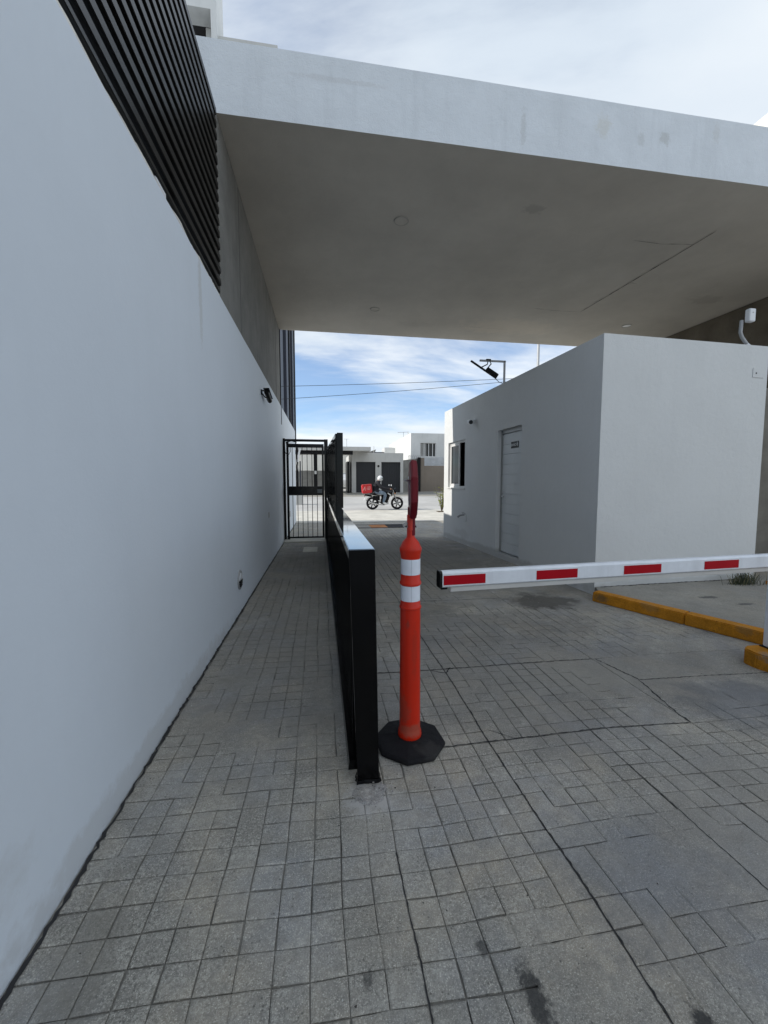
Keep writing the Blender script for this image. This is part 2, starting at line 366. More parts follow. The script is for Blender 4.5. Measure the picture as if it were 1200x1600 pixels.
strip('sidewalk', -30, 40, 14.95, 18.9, m_walk, 0.0)
strip('road', -60, 60, 18.9, 27.4, m_asph, -0.004)
strip('far_sidewalk', -30, 40, 27.4, 33.0, m_slab, 0.0)

# stamped pavement: groove bed, then stones
PX0, PX1, PY0, PY1 = -0.925, 3.6, -1.5, 14.94
bed = MB(); nb = 20
for j in range(nb + 1):
    for i in range(2): bed.v.append((-0.99 if i == 0 else 9.0, PY0 + (PY1 - PY0) * j / nb, TZ))
for j in range(nb): bed.f.append((2 * j, 2 * j + 1, 2 * j + 3, 2 * j + 2)); bed.m.append(0)
pavement = bed.build('pavement', m_grout); pavement['kind'] = 'structure'
CX, CY = (0.945 - PX0) / 17, 0.101
JX = (11, 17, 29); JY = (36, 45, 63)     # columns and rows that carry construction joints
from mathutils import noise as mn
def wob(x, y):
    v = Vector((x * .9, y * .9, 3.3))
    return (x + .022 * (mn.noise(v)) + .006 * mn.noise(v * 5), y + .035 * mn.noise(v + Vector((9, 4, 1))) + .006 * mn.noise(v * 5 + Vector((7, 7, 7))) - .02 * x)
nx = int((9.0 - PX0) / CX); ny = int((PY1 - PY0) / CY)
used = set(); cells = []
for j in range(ny):
    for i in range(nx):
        if (i, j) in used: continue
        x = PX0 + i * CX; y = PY0 + j * CY
        walk = x < 0.1
        mod = (i // 5, j // 6)
        rr = random.random()
        v = mn.noise(Vector((x * .8 + 5, y * .8, 0.5)))
        w, h = 1, 1
        if not walk and v > .16 and rr < .6: w, h = random.choice(((2, 1), (1, 2)))
        elif rr < (.02 if walk else .06): w, h = random.choice(((2, 1), (1, 2)))
        
        w = min(w, nx - i); h = min(h, ny - j)
        ok = all((i + a, j + b) not in used for a in range(w) for b in range(h))
        # never run across the lane's construction joints
        if any(i < a <= i + w - 1 for a in JX) or any(j < a <= j + h - 1 for a in JY): ok = False
        if not ok: w = h = 1
        for a in range(w):
            for b in range(h): used.add((i + a, j + b))
        cells.append((i, j, w, h, v))
def row_off(i, j):      # stamp mats laid slightly out of register
    return 0.0
def egap(kind, a, b):
    """half width of the groove on one grid edge; 0 where the stamp left no mark"""
    q = random.Random(kind * 1000003 + a * 7919 + b * 104729)
    x = PX0 + a * CX; y = PY0 + b * CY
    if (kind == 0 and a in JX) or (kind == 1 and b in JY and a >= 11): return .0022
    v = mn.noise(Vector((x * .75 + 5, y * .75, 0.5))) + .45 * mn.noise(Vector((x * 3.1, y * 3.1, 4.5)))
    lim = (.16 if y > 2.1 else .27) if x > .1 else .42
    if v > lim or q.random() < ((.09 if y > 2.1 else .05) if x > .1 else .02): return 0.0
    k = min(1.0, (lim - v) * 4 + .25)
    return (.0010 + .0030 * q.random() ** 1.5) * k
def tile_geo(mb, i, j, w, h, v, org=None):
    x0, x1 = PX0 + i * CX, PX0 + (i + w) * CX; y0, y1 = PY0 + j * CY, PY0 + (j + h) * CY
    G = (egap(1, i, j), egap(0, i + w, j), egap(1, i, j + h), egap(0, i, j))      # bottom, right, top, left
    cor = ((x0, y0), (x1, y0), (x1, y1), (x0, y1)); inw = ((0, 1), (-1, 0), (0, -1), (1, 0))
    ring = []; gs = []
    for k in range(4):
        p, q = cor[k], cor[(k + 1) % 4]
        ring.append(p); gs.append((k - 1, k))
        ring.append(((p[0] + q[0]) / 2, (p[1] + q[1]) / 2)); gs.append((k, k))
    outs, ins = [], []
    dz = -.0016 * random.random()
    for p, (e1, e2) in zip(ring, gs):
        ox = oy = ix = iy = 0; mnz = 1
        for e in {e1 % 4, e2 % 4}:
            g = G[e]; jt = random.uniform(.8, 1.25)
            ox += inw[e][0] * g * jt; oy += inw[e][1] * g * jt
            bv = .006 if g > 0 else 0
            ix += inw[e][0] * (g * jt + bv); iy += inw[e][1] * (g * jt + bv)
            if g == 0: mnz = 0
        outs.append((*wob(p[0] + ox, p[1] + oy), -.0035 if mnz else -.0002)); z = dz if mnz else 0
        ins.append((*wob(p[0] + ix, p[1] + iy), z))
    if org is None: org = (0, 0, 0)
    sh = lambda p, z: (p[0] - org[0], p[1] - org[1], z)
    vs = [sh(p, -.011) for p in outs] + [sh(p, p[2]) for p in outs] + [sh(p, p[2]) for p in ins]
    m = 8; fs = [tuple(range(2 * m, 3 * m))]
    for q in range(m):
        r_ = (q + 1) % m
        if G[q // 2] > 0: fs.append((q, r_, m + r_, m + q))
        fs.append((m + q, m + r_, 2 * m + r_, 2 * m + q))
    mb.add(vs, fs)
def vis(i, j, w, h):
    x = PX0 + (i + w / 2) * CX; y = PY0 + (j + h / 2) * CY
    a = R(8.849); fx = x * math.cos(a) - y * math.sin(a); fy = x * math.sin(a) + y * math.cos(a)
    if fy < .95 or abs(fx) > fy * .97 + .05: return 1e9
    if y > 1.92 and x > .26 and x < .26 + (y - 1.9) * .02: return 1e9
    return fy / math.sqrt(w * h)
def in_plinth(x, y): return (x > 3.45 and y < 2.7) or (x > 3.5 + max(0, (4.5 - y)) * .43 and y < 4.8)
order = sorted(cells, key=lambda c: vis(*c[:4]))
near = set(c[:2] for c in order[:298])
field = MB()
for c in cells:
    i, j, w, h, v = c
    x = PX0 + (i + w / 2) * CX; y = PY0 + (j + h / 2) * CY
    if in_plinth(x - .05, y): continue
    if (i, j) in near:
        mb = MB(); tile_geo(mb, *c, org=(x, y, 0))
        me = bpy.data.meshes.new('paver'); me.from_pydata(mb.v, [], mb.f); me.materials.append(m_pave)
        o = bpy.data.objects.new('paver', me); COL.objects.link(o); o.location = (x, y, 0); o.parent = pavement
    else: tile_geo(field, *c)
field.build('paver_field', m_pave, pavement, kind='stuff')

def crack(name, pts, wd, m, parent, z=.0012, seed=1, step=.03):
    rnd = random.Random(seed); mb = MB(); P = []
    for (a, b) in zip(pts[:-1], pts[1:]):
        L = math.dist(a, b); n = max(2, int(L / step))
        for q in range(n): P.append((a[0] + (b[0] - a[0]) * q / n, a[1] + (b[1] - a[1]) * q / n))
    P.append(pts[-1]); k = 0
    for q, p in enumerate(P):
        a = P[max(q - 1, 0)]; b = P[min(q + 1, len(P) - 1)]
        t = Vector((b[0] - a[0], b[1] - a[1])).normalized(); nr = Vector((-t.y, t.x))
        w = wd * rnd.uniform(.35, 1.25) if 0 < q < len(P) - 1 else wd * .1
        off = nr * rnd.uniform(-wd, wd) * .45
        mb.v += [(p[0] + off.x + nr.x * w / 2, p[1] + off.y + nr.y * w / 2, z), (p[0] + off.x - nr.x * w / 2, p[1] + off.y - nr.y * w / 2, z)]
    for q in range(len(P) - 1): mb.f.append((2 * q, 2 * q + 1, 2 * q + 3, 2 * q + 2)); mb.m.append(0)
    return mb.build(name, m, parent)
def gj(name, cells_, wd, seed, m=None):
    pts = []
    for p, q in zip(cells_[:-1], cells_[1:]):
        n = max(2, int(max(abs(p[0] - q[0]), abs(p[1] - q[1])) * 3))
        pts += [wob(PX0 + (p[0] + (q[0] - p[0]) * k / n) * CX, PY0 + (p[1] + (q[1] - p[1]) * k / n) * CY) for k in range(n)]
    p = cells_[-1]; pts.append(wob(PX0 + p[0] * CX, PY0 + p[1] * CY))
    crack(name, pts, wd, m or m_joint, pavement, seed=seed, step=.02)
gj('joint', [(17, 1), (17, 80)], .0062, 2)
gj('joint', [(14.4, 36), (29, 36)], .0085, 3)
gj('joint', [(11, 45), (29, 45)], .0105, 4)
gj('joint', [(29, 36), (29, 37), (30, 41.2), (29.2, 45)], .012, 5)
gj('joint', [(30, 41.2), (35, 41.0), (40, 40.8)], .009, 6)
gj('joint', [(16.0, 44.9), (17, 44.3), (17.6, 45.2)], .012, 7)
gj('joint', [(23, 45), (23, 22)], .0048, 8)
gj('joint', [(11, 63), (29, 63)], .007, 9)
gj('joint', [(17.3, 37.1), (18.6, 36)], .006, 10)
gj('joint', [(11, 1), (11, 30)], .005, 11)
gj('joint', [(26, 36), (26, 24)], .004, 14)
gj('scratch', [(13.5, 53.6), (18, 53.8)], .005, 12, mat('chalk white scratch', (.5, .5, .48)))
crack('wall_joint', [(-.93, .2), (-.93, 6), (-.935, 15.2)], .017, m_joint, pavement, z=.0022, seed=13, step=.025)

# small debris
rnd = random.Random(5)
deb = MB()
for q in range(260):
    x, y = rnd.uniform(-.9, 3.3), rnd.uniform(.8, 5); r = rnd.uniform(.0015, .0045)
    if in_plinth(x, y): continue
    k = len(deb.v); a0 = rnd.uniform(0, 6)
    pts = [(x + r * math.cos(a0 + t * 1.26) * rnd.uniform(.6, 1.3), y + r * math.sin(a0 + t * 1.26) * rnd.uniform(.6, 1.3), .0005) for t in range(5)]
    deb.add(pts + [(x, y, .0005 + r)], [(0, 1, 5), (1, 2, 5), (2, 3, 5), (3, 4, 5), (4, 0, 5)], 0 if rnd.random() < .45 else 1)
o = deb.build('grit', [mat('pale crumbs', (.55, .55, .52)), mat('dark crumbs', (.06, .055, .05))]); tag(o, 'tiny pale and dark crumbs scattered over the paving', None, kind='stuff')

# ------------------------------------------------------------------ boundary wall (left)
def wz(y): return 3.25 + .0085 * y
bw = thing('boundary_wall', 'long smooth white boundary wall along the left of the walkway', 'wall', (-1.05, -3, 0))
mb = MB(); nseg = 46
for q in range(nseg + 1):
    y = -3 + 18.5 * q / nseg; t = wz(y) + .006 * mn.noise(Vector((0, y * 3, 0)))
    mb.v += [(-.945, y, -.02), (-.945, y, t), (-1.15, y, t), (-1.15, y, -.02)]
for q in range(nseg):
    k = 4 * q
    for a in range(4): mb.f.append((k + a, k + (a + 1) % 4, k + 4 + (a + 1) % 4, k + 4 + a)); mb.m.append(0)
mb.f += [(0, 3, 2, 1), (4 * nseg, 4 * nseg + 1, 4 * nseg + 2, 4 * nseg + 3)]; mb.m += [0, 0]
mb.build('wall', m_wall, bw)
# small uneven lumps along the top edge
for (y0, L, h, mm) in ((1.9, .12, .03, m_wall), (2.45, .09, .035, m_lgrey), (2.72, .16, .05, m_whitep), (3.05, .08, .03, m_wall), (3.55, .1, .03, m_wall), (3.9, .07, .035, m_wall)):
    B((-.952, y0, wz(y0) - .003), (-1.0, y0 + L, wz(y0) + h)).build('edge_lump', mm, bw, bevel=.006)

cp_ = MB()  # added pale strip stands in for the bright gap under the screen
for q in range(120):
    y = -.4 + 4.65 * q / 119; h = .012 + .030 * max(0, mn.noise(Vector((y * 4, 2, 0))) + .35) + .006 * mn.noise(Vector((y * 30, 2, 0)))
    cp_.v += [(-.951, y, wz(y) - .01), (-.951, y, wz(y) + h), (-1.01, y, wz(y) + h), (-1.01, y, wz(y) - .01)]
for q in range(119):
    k = 4 * q
    for a in range(4): cp_.f.append((k + a, k + (a + 1) % 4, k + 4 + (a + 1) % 4, k + 4 + a)); cp_.m.append(0)
cp_.build('gap_light_strip', mat('pale gap light', (.82, .80, .74), .9, var=.2, scale=8), bw)

# step light in the wall
sl = thing('step_light', 'round bulkhead light low on the white boundary wall', 'light', (-.945, 4.765, .375))
mb = MB().lathe([(0.0, .012), (.085, .012), (.092, .016), (.105, .016), (.112, .008), (.112, -.01)], axis='X', c=(-.945, 4.765, .375)); mb.build('bezel', m_steel, sl, smooth=True)
mb = MB()
pts = [(.078 * math.cos(a), .078 * math.sin(a)) for a in [math.pi * t / 12 for t in range(13)]]
mb.add([(-.930, 4.765 + p[0], .378 + p[1]) for p in pts] + [(-.922, 4.765 + p[0] * .9, .382 + p[1] * .9) for p in pts],
       [tuple(range(13, 26))] + [(i, (i + 1) % 13, 13 + (i + 1) % 13, 13 + i) for i in range(13)]); mb.build('lens', m_whitep, sl)
for q in range(3): B((-.933, 4.765 - .07 + q * .012, .352 - q * .024), (-.918, 4.765 + .07 - q * .012, .364 - q * .024)).build('louvre', m_blackm, sl)

# socket plates
t = tag(B((-.9452, 7.46, .85), (-.938, 7.53, .95)).build('outlet_plate', m_lgrey, bevel=.002), 'small pale outlet plate on the white boundary wall before the gate', 'outlet')
t = tag(B((-.9452, 12.3, .45), (-.93, 12.42, .62)).build('outlet_plate', m_steel, bevel=.003), 'small grey outlet box low on the white wall beyond the gate', 'outlet')

# wall camera on boundary wall
wc = thing('security_camera', 'black bullet camera on a bracket high on the white boundary wall', 'camera', (-.945, 6.87, 2.95))
MB().tube([(-.945, 6.87, 2.95), (-.93, 6.87, 2.95)], .045, 16).build('mount', m_blackm, wc)
MB().tube([(-.93, 6.86, 2.97), (-.89, 6.88, 2.975), (-.86, 6.96, 2.95)], .011, 8).build('bracket', m_blackm, wc)
MB().tube([(-.93, 6.88, 2.93), (-.895, 6.95, 2.885), (-.86, 7.02, 2.885)], .009, 8).build('cable', m_cable, wc)
mb = MB().tube([(-.865, 6.9, 2.965), (-.850, 7.2, 2.875)], .04, 14); mb.build('housing', m_blackm, wc, smooth=True)
rot = Matrix.Rotation(R(-2.9), 3, 'Z') @ Matrix.Rotation(R(-16.7), 3, 'X')
MB().obox((-.857, 7.05, 2.965), .095, .36, .008, rot).build('sun_hood', m_blackm, wc)
MB().tube([(-.850, 7.2, 2.875), (-.8495, 7.205, 2.8735)], .03, 14).build('lens', m_dglass, wc)

# ------------------------------------------------------------------ slat screen above wall
ss = thing('slat_screen', 'tall screen of black horizontal slats above the white wall', 'screen', (-.97, 1, 3.3))
YE = 4.30
for q in range(15):
    z = 3.415 + q * .1115
    B((-.985, -2.5, z), (-.945, YE - .002 * (q % 3), z + .058)).build('slat', m_slat, ss, bevel=.004)
B((-.985, -2.5, 3.335), (-.95, YE - .03, 3.368)).build('bottom_rail', m_slat, ss, bevel=.004)
for y in (-2.0, -.2, 1.5, 3.1, 4.22): B((-1.035, y, 3.2), (-.987, y + .05, 5.05)).build('post', m_slat, ss)

# ------------------------------------------------------------------ building added behind the screen to block sun and darken gaps, concrete side wall
mb = MB().box((-9, -10, 0), (-1.62, 9.9, 5.03))
sb = mb.build('sun_block_building', mat('dark gap backing', (.10, .10, .098), .9, streak=.2)); tag(sb, 'dark building added behind the black slat screen to block the sun', 'building')
cw = thing('concrete_side_wall', 'raw grey concrete wall between the white wall top and the canopy', 'wall', (-1.2, 4.35, 3.2))
mb = MB(); mb.hexa([(-1.6, 4.3, 3.0), (-.957, 4.3, 3.0), (-.957, 10.2, 3.0), (-1.6, 10.2, 3.0)], [(-1.6, 4.3, 5.049), (-.957, 4.3, 5.049), (-.957, 10.2, 5.147), (-1.6, 10.2, 5.147)])
mb.build('wall', m_conc, cw)
for y in (5.35, 9.3): B((-.957, y, 3.34), (-.9545, y + .012, 5.04)).build('formwork_joint', mat('wet seam', (.1, .1, .095)), cw)
B((-1.05, 10.2, 2.9), (-.935, 10.29, 5.14)).build('downpipe', m_blackm, cw)

# ------------------------------------------------------------------ canopy
cp = thing('entrance_canopy', 'wide white stucco canopy slab spanning over the entrance lane', 'canopy', (4, 7, 5.05))
X0c, X1c = -1.6, 15.0
def zc(y): return 5.05 + .0168 * (y - 4.35)
mb = MB(); nn = 40
for q in range(nn + 1):          # fascia with faintly uneven arris
    x = X0c + (X1c - X0c) * q / nn; e = .006 * mn.noise(Vector((x * 2.2, 1, 0)))
    mb.v += [(x, 4.35, 5.045 + e), (x, 4.35, 5.706 + e * .8), (x, 10.24, 5.78), (x, 10.24, zc(10.24)), (x, 4.55, 5.058)]
for q in range(nn):
    k = 5 * q
    for a in range(5): mb.f.append((k + a, k + (a + 1) % 5, k + 5 + (a + 1) % 5, k + 5 + a)); mb.m.append(1 if a in (3, 4) else 0)
mb.f += [(0, 4, 3, 2, 1), tuple(5 * nn + a for a in range(5))]; mb.m += [0, 0]
mb.build('slab', [m_fascia, m_soffit], cp)
def scrack(pts, w, seed):
    rr = random.Random(seed); mb = MB(); P = []
    for a, b in zip(pts[:-1], pts[1:]):
        n = max(2, int(math.dist(a, b) / .08))
        P += [(a[0] + (b[0] - a[0]) * k / n, a[1] + (b[1] - a[1]) * k / n) for k in range(n)]
    P.append(pts[-1])
    for q, p in enumerate(P):
        a = P[max(q - 1, 0)]; b = P[min(q + 1, len(P) - 1)]; t = Vector((b[0] - a[0], b[1] - a[1])).normalized(); nr = Vector((-t.y, t.x))
        ww = w * rr.uniform(.3, 1.2) if 0 < q < len(P) - 1 else .001
        z = zc(p[1]) - .004
        mb.v += [(p[0] + nr.x * ww / 2, p[1] + nr.y * ww / 2, z), (p[0] - nr.x * ww / 2, p[1] - nr.y * ww / 2, z)]
    for q in range(len(P) - 1): mb.f.append((2 * q, 2 * q + 1, 2 * q + 3, 2 * q + 2)); mb.m.append(0)
    mb.build('hatch_joint', mat('soffit crack', (.05, .045, .04)), cp)
scrack([(5.50, 8.14), (5.54, 7.0), (5.58, 5.9), (5.60, 5.2)], .016, 1)
scrack([(4.43, 8.10), (5.0, 8.14), (5.51, 8.12)], .008, 2)
scrack([(4.6, 5.60), (5.1, 5.62), (5.59, 5.55)], .008, 3)
scrack([(5.54, 6.78), (5.72, 6.8)], .012, 4)
scrack([(4.45, 9.35), (3.2, 9.3)], .003, 5)
for q, (x, y, lb) in enumerate(((1.13, 5.70, 'round recessed ceiling light nearest the canopy front edge'), (1.157, 8.68, 'round recessed ceiling light at the back left of the canopy'),
                                (7.07, 8.68, 'round recessed ceiling light above the white guardhouse roof'))):
    cl = thing('ceiling_light', lb, 'light', (x, y, zc(y)), group='recessed lights in the canopy soffit')
    MB().lathe([(.088, .01), (.088, -.008), (.100, -.009), (.106, .002)], c=(x, y, zc(y) - .001), seg=32).build('trim_ring', mat('soffit ring', (.50, .48, .44)), cl, smooth=True)
    MB().tube([(x, y, zc(y) + .004), (x, y, zc(y) - .004)], .0875, 32).build('diffuser', m_soffit if q < 2 else m_whitep, cl)

# right concrete wall under the canopy and the grey wall beside the guardhouse
t = tag(MB().hexa([(8.62, 4.4, 0), (8.95, 4.4, 0), (8.95, 10.2, 0), (8.62, 10.2, 0)], [(8.62, 4.4, 5.04), (8.95, 4.4, 5.04), (8.95, 10.2, 5.14), (8.62, 10.2, 5.14)]).build('concrete_wall', m_conc_brown),
        'dark brown stained concrete wall at the right end under the canopy', 'wall')
t = tag(B((6.22, 6.3, -.05), (8.6, 6.5, 3.2)).build('grey_wall', mat('grey beige render', (.36, .34, .30), .9, streak=.2)), 'grey beige wall just right of the guardhouse', 'wall')

# ------------------------------------------------------------------ upper buildings
ub = thing('upper_building', 'white upper storey with a recessed loggia above the left canopy end', 'building', (-5, 6.5, 5.7))
w = wall_holes(7.0, 13.0, .25, [(4.6, 6.92, 6.6, 8.16)], z0=5.74)
xf(w, lambda x, y, z: (x - 8.39, y + 6.5, z)).build('wall', m_white2, ub)
B((-8.39, 6.75, 5.74), (-1.42, 6.9, 6.9)).build('floor', m_white2, ub)
B((-1.60, 6.76, 5.80), (-1.395, 6.95, 13)).build('side_wall', m_white2, ub)
B((-8.3, 8.0, 6.9), (-2.3, 8.1, 12.9)).build('loggia_back_wall', mat('shaded loggia', (.05, .05, .05)), ub)  # loggia shade put into near-black colour, on the ceiling too
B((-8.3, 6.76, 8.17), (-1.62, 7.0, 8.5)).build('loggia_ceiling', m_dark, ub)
B((-1.53, 6.752, 6.91), (-1.471, 7.3, 8.16)).build('reveal_shade', m_dark, ub)  # dark strip added as shade on the side of the opening
B((-4.0, 6.92, 6.95), (-1.63, 6.99, 8.02)).build('parapet', m_white2, ub)
fr = MB()
for x in (-2.3, -1.95, -1.7): fr.box((x, 7.95, 7.6), (x + .03, 7.99, 8.19))
fr.box((-2.3, 7.94, 8.17), (-1.66, 7.985, 8.195)).box((-2.3, 7.94, 8.05), (-1.66, 7.985, 8.08)); fr.build('window_frame', m_wframe, ub)
B((-1.39, 6.6, 5.79), (-.585, 9.5, 7.82)).build('low_volume', m_white2, ub)
B((-1.388, 6.56, 7.823), (-.56, 9.54, 7.885)).build('roof_coping', m_lgrey, ub)
tag(B((11, 6.5, 0), (17, 14, 10.58)).build('side_house', m_cream), 'cream building corner rising behind the right end of the canopy', 'building')

# ------------------------------------------------------------------ guardhouse
GA = R(2.345)
gh = thing('guardhouse', 'white stucco guardhouse with a flat roof beside the entrance lane', 'building', (3.557, 4.746, 0), GA)
LW, HH, FW = 5.9, 3.375, 2.62
holes = [(1.93, 2.83, .10, 2.50), (4.46, 5.58, 1.35, 2.51)]
w = wall_holes(LW, HH, .15, holes, z0=-.02)
xf(w, lambda x, y, z: (y, x, z)).build('side_wall', m_house, gh, local=True)
B((.15, 0, -.02), (FW, .15, HH)).build('front_wall', m_house, gh, local=True)
B((.15, LW - .15, -.02), (FW, LW, HH)).build('back_wall', m_house, gh, local=True)
B((FW - .15, .15, -.02), (FW - .001, LW - .15, HH - .001)).build('far_side_wall', m_house, gh, local=True)
B((.152, .152, HH - .35), (FW - .152, LW - .152, HH - .22)).build('roof', m_lgrey, gh, local=True)
B((.152, .152, -.015), (FW - .152, LW - .152, .06)).build('floor', m_slab, gh, local=True)
# door
dr = MB().box((.085, 1.932, .102), (.135, 1.985, 2.498)).box((.085, 2.775, .102), (.135, 2.828, 2.498)).box((.086, 1.985, 2.43), (.134, 2.775, 2.497)).build('door_frame', m_dframe, gh, local=True, bevel=.003)
nP = 12; z0, z1 = .125, 2.405; ph = (z1 - z0) / nP
dl = B((.105, 1.99, .115), (.128, 2.772, 2.42)).build('door', m_door, gh, local=True)
for q in range(nP):
    B((.090, 1.995, z0 + q * ph + .003), (.1045, 2.768, z0 + (q + 1) * ph - .003)).build('panel', m_door, dl, local=True, bevel=.004)
MB().tube([(.10, 2.74, 1.22), (.05, 2.74, 1.22), (.045, 2.72, 1.22), (.045, 2.62, 1.215)], .010, 10).box((.094, 2.72, 1.12), (.0985, 2.762, 1.30)).build('handle', m_chrome, dl, local=True)
sg = B((.083, 2.17, 2.125), (.0895, 2.44, 2.245)).build('door_sign', m_blackm, dl, local=True)
mt = Matrix.Translation((.0825, 2.345, 2.185)) @ Matrix(((0, 0, -1), (-1, 0, 0), (0, 1, 0))).to_4x4()
text('lettering', 'BAÑO', .068, m_whitep, dl, mt, .0006)
fg = MB().box((.0815, 2.205, 2.15), (.0828, 2.212, 2.175)).box((.0815, 2.216, 2.15), (.0828, 2.223, 2.175)).box((.0815, 2.200, 2.176), (.0828, 2.228, 2.212))
fg.tube([(.0815, 2.214, 2.225), (.0828, 2.214, 2.225)], .010, 12); fg.build('pictogram', m_whitep, dl, local=True)
B((.02, 1.94, .10), (.085, 2.82, .112)).build('door_sill', m_dframe, gh, local=True)
# window
wf = thing('tmp', None, None)
bpy.data.objects.remove(wf)
wd = MB()
y0, y1, a0, a1 = 4.46, 5.58, 1.35, 2.51
wd.box((.05, y0 + .002, a1 - .05), (.12, y1 - .002, a1 - .002)).box((.05, y0 + .002, a0 + .002), (.12, y1 - .002, a0 + .045))
wd.box((.051, y0 + .002, a0 + .045), (.119, y0 + .035, a1 - .05)).box((.051, y1 - .035, a0 + .045), (.119, y1 - .002, a1 - .05))
wdo = wd.build('window', m_wframe, gh, local=True)
sa = MB(); s0, s1 = 4.93, 5.545
sa.box((.055, s0, a0 + .045), (.08, s0 + .055, a1 - .05)).box((.055, s1 - .045, a0 + .045), (.08, s1, a1 - .05)).box((.056, s0 + .055, a0 + .045), (.079, s1 - .045, a0 + .10)).box((.056, s0 + .055, a1 - .10), (.079, s1 - .045, a1 - .05))
sa.build('sliding_sash', m_wframe, wdo, local=True, bevel=.003)
B((.065, s0 + .055, a0 + .10), (.069, s1 - .045, a1 - .10)).build('pane', m_tint, wdo, local=True)
B((-.025, y0 - .02, a0 - .03), (.05, y1 + .01, a0 - .001)).build('sill', m_wframe, wdo, local=True, bevel=.004)
B((.42, 3.9, .861), (.46, 5.74, 2.9)).build('dark_backing', m_dark, gh, local=True)  # dark board added behind the window so the room looks unlit
B((.40, 5.20, 1.75), (.418, 5.42, 2.15)).build('notice_board', m_whitep, gh, local=True)
MB().box((.30, 4.4, .06), (.95, 5.6, .85)).build('desk', m_dark, gh, local=True)
# fittings on guardhouse (world positions)
def gl(x, y, z):
    return (3.557 + x * math.cos(GA) - y * math.sin(GA), 4.746 + x * math.sin(GA) + y * math.cos(GA), z)
c2 = thing('security_camera', 'small white bullet camera above the guardhouse window', 'camera', gl(0, 3.95, 2.83))
MB().tube([gl(0, 3.95, 2.86), gl(-.02, 3.95, 2.86)], .045, 16).build('mount', m_whitep, c2)
MB().tube([gl(-.02, 3.95, 2.86), gl(-.08, 3.96, 2.83)], .014, 8).build('bracket', m_whitep, c2)
MB().tube([gl(-.08, 4.06, 2.85), gl(-.13, 3.84, 2.81)], .05, 14).build('housing', m_whitep, c2, smooth=True)
MB().tube([gl(-.13, 3.842, 2.81), gl(-.1305, 3.83, 2.809)], .045, 14).build('lens', m_dglass, c2)
tp = thing('wall_tap', 'small grey hose tap low on the guardhouse wall under the window', 'tap', gl(0, 4.42, .7))
MB().tube([gl(0, 4.40, .72), gl(-.06, 4.40, .72), gl(-.12, 4.44, .70), gl(-.15, 4.48, .66)], .026, 10).build('spout', m_steel, tp, smooth=True)
MB().box((0, 0, 0), (.001, .001, .001))
MB().tube([gl(-.06, 4.40, .73), gl(-.06, 4.40, .77)], .008, 8).tube([gl(-.06, 4.34, .775), gl(-.06, 4.46, .775)], .009, 8).build('handle', m_steel, tp)
MB().tube([gl(-.004, 4.36, .72), gl(-.004, 4.36, .56)], .026, 8).build('pipe', m_whitep, tp)
# solar floodlight on bracket
PX, PY = gl(.06, 2.72, 0)[:2]
fl = thing('solar_floodlight', 'black solar floodlight hung from a steel arm on the guardhouse roof', 'light', (PX, PY, 3.37))
k = .5 * .001
MB().tube([(PX, PY, 3.375), (PX, PY, 3.80)], .022, 4).build('post', m_steel, fl)
MB().tube([(PX + .02, PY, 3.80), (PX - .50, PY, 3.80)], .022, 4).build('arm', m_steel, fl)
c = Vector((PX - .42, PY, 3.635))
wv = Vector((c.x + .12, c.y, c.z - 1.42)).normalized(); rv = wv.cross(Vector((0, 0, 1))).normalized(); uv = rv.cross(wv)
lv_ = rv * math.cos(R(-36)) + uv * math.sin(R(-36)); nv = lv_.cross(wv)
if nv.z < 0: nv = -nv
pr = Matrix((lv_, nv.cross(lv_), nv)).transposed()
MB().obox(c, .58, .34, .035, pr).build('solar_panel', m_blackm, fl, bevel=.003)
MB().obox(c + pr @ Vector((.17, 0, .045)), .24, .24, .075, pr).build('lamp_head', m_blackm, fl, bevel=.008)
MB().obox(c + pr @ Vector((.10, 0, -.014)), .3, .2, .006, pr).build('lens', m_lgrey, fl)
MB().tube([c + pr @ Vector((-.06, .04, .01)), (PX - .34, PY + .02, 3.74), (PX - .33, PY, 3.82)], .011, 6).tube([c + pr @ Vector((.04, -.04, .01)), (PX - .28, PY - .02, 3.74), (PX - .31, PY, 3.82)], .011, 6).obox((PX - .33, PY, 3.815), .09, .05, .03, 0).build('clamp', m_blackm, fl)
MB().tube([c + pr @ Vector((.24, 0, -.01)), (PX - .10, PY, 3.41), (PX - .03, PY, 3.39)], .006, 6).build('cable', m_cable, fl)
# conduit box on roof and box on the front
cb = thing('access_reader', 'small white box on a bent grey conduit above the guardhouse roof', 'box', gl(2.27, .07, 3.37))
MB().tube([gl(2.34, .07, 3.37), gl(2.32, .07, 3.41), gl(2.23, .07, 3.50), gl(2.20, .07, 3.56), gl(2.21, .07, 3.72)], .022, 12).build('conduit', m_steel, cb, smooth=True)
B((5.76, 4.80, 3.675), (5.86, 4.87, 3.845)).build('housing', m_whitep, cb, bevel=.008)
MB().tube([(5.81, 4.80, 3.79), (5.81, 4.796, 3.79)], .009, 12).build('button', m_lgrey, cb)
MB().tube([gl(2.36, .07, 3.37), gl(2.30, .07, 3.40)], .034, 8).build('elbow', m_whitep, cb)
jb = thing('junction_plate', 'flat white cover plate with one dark screw on the guardhouse front', 'box', gl(2.38, 0, 3.0))
MB().hexa([gl(2.36, -.008, 2.94), gl(2.55, -.008, 2.94), gl(2.55, -.0005, 2.94), gl(2.36, -.0005, 2.94)], [gl(2.36, -.008, 3.07), gl(2.55, -.008, 3.07), gl(2.55, -.0005, 3.07), gl(2.36, -.0005, 3.07)]).build('cover', m_house, jb, bevel=.003)
MB().tube([gl(2.415, -.008, 3.0), gl(2.415, -.011, 3.0)], .011, 12).build('screw', m_dark, jb)

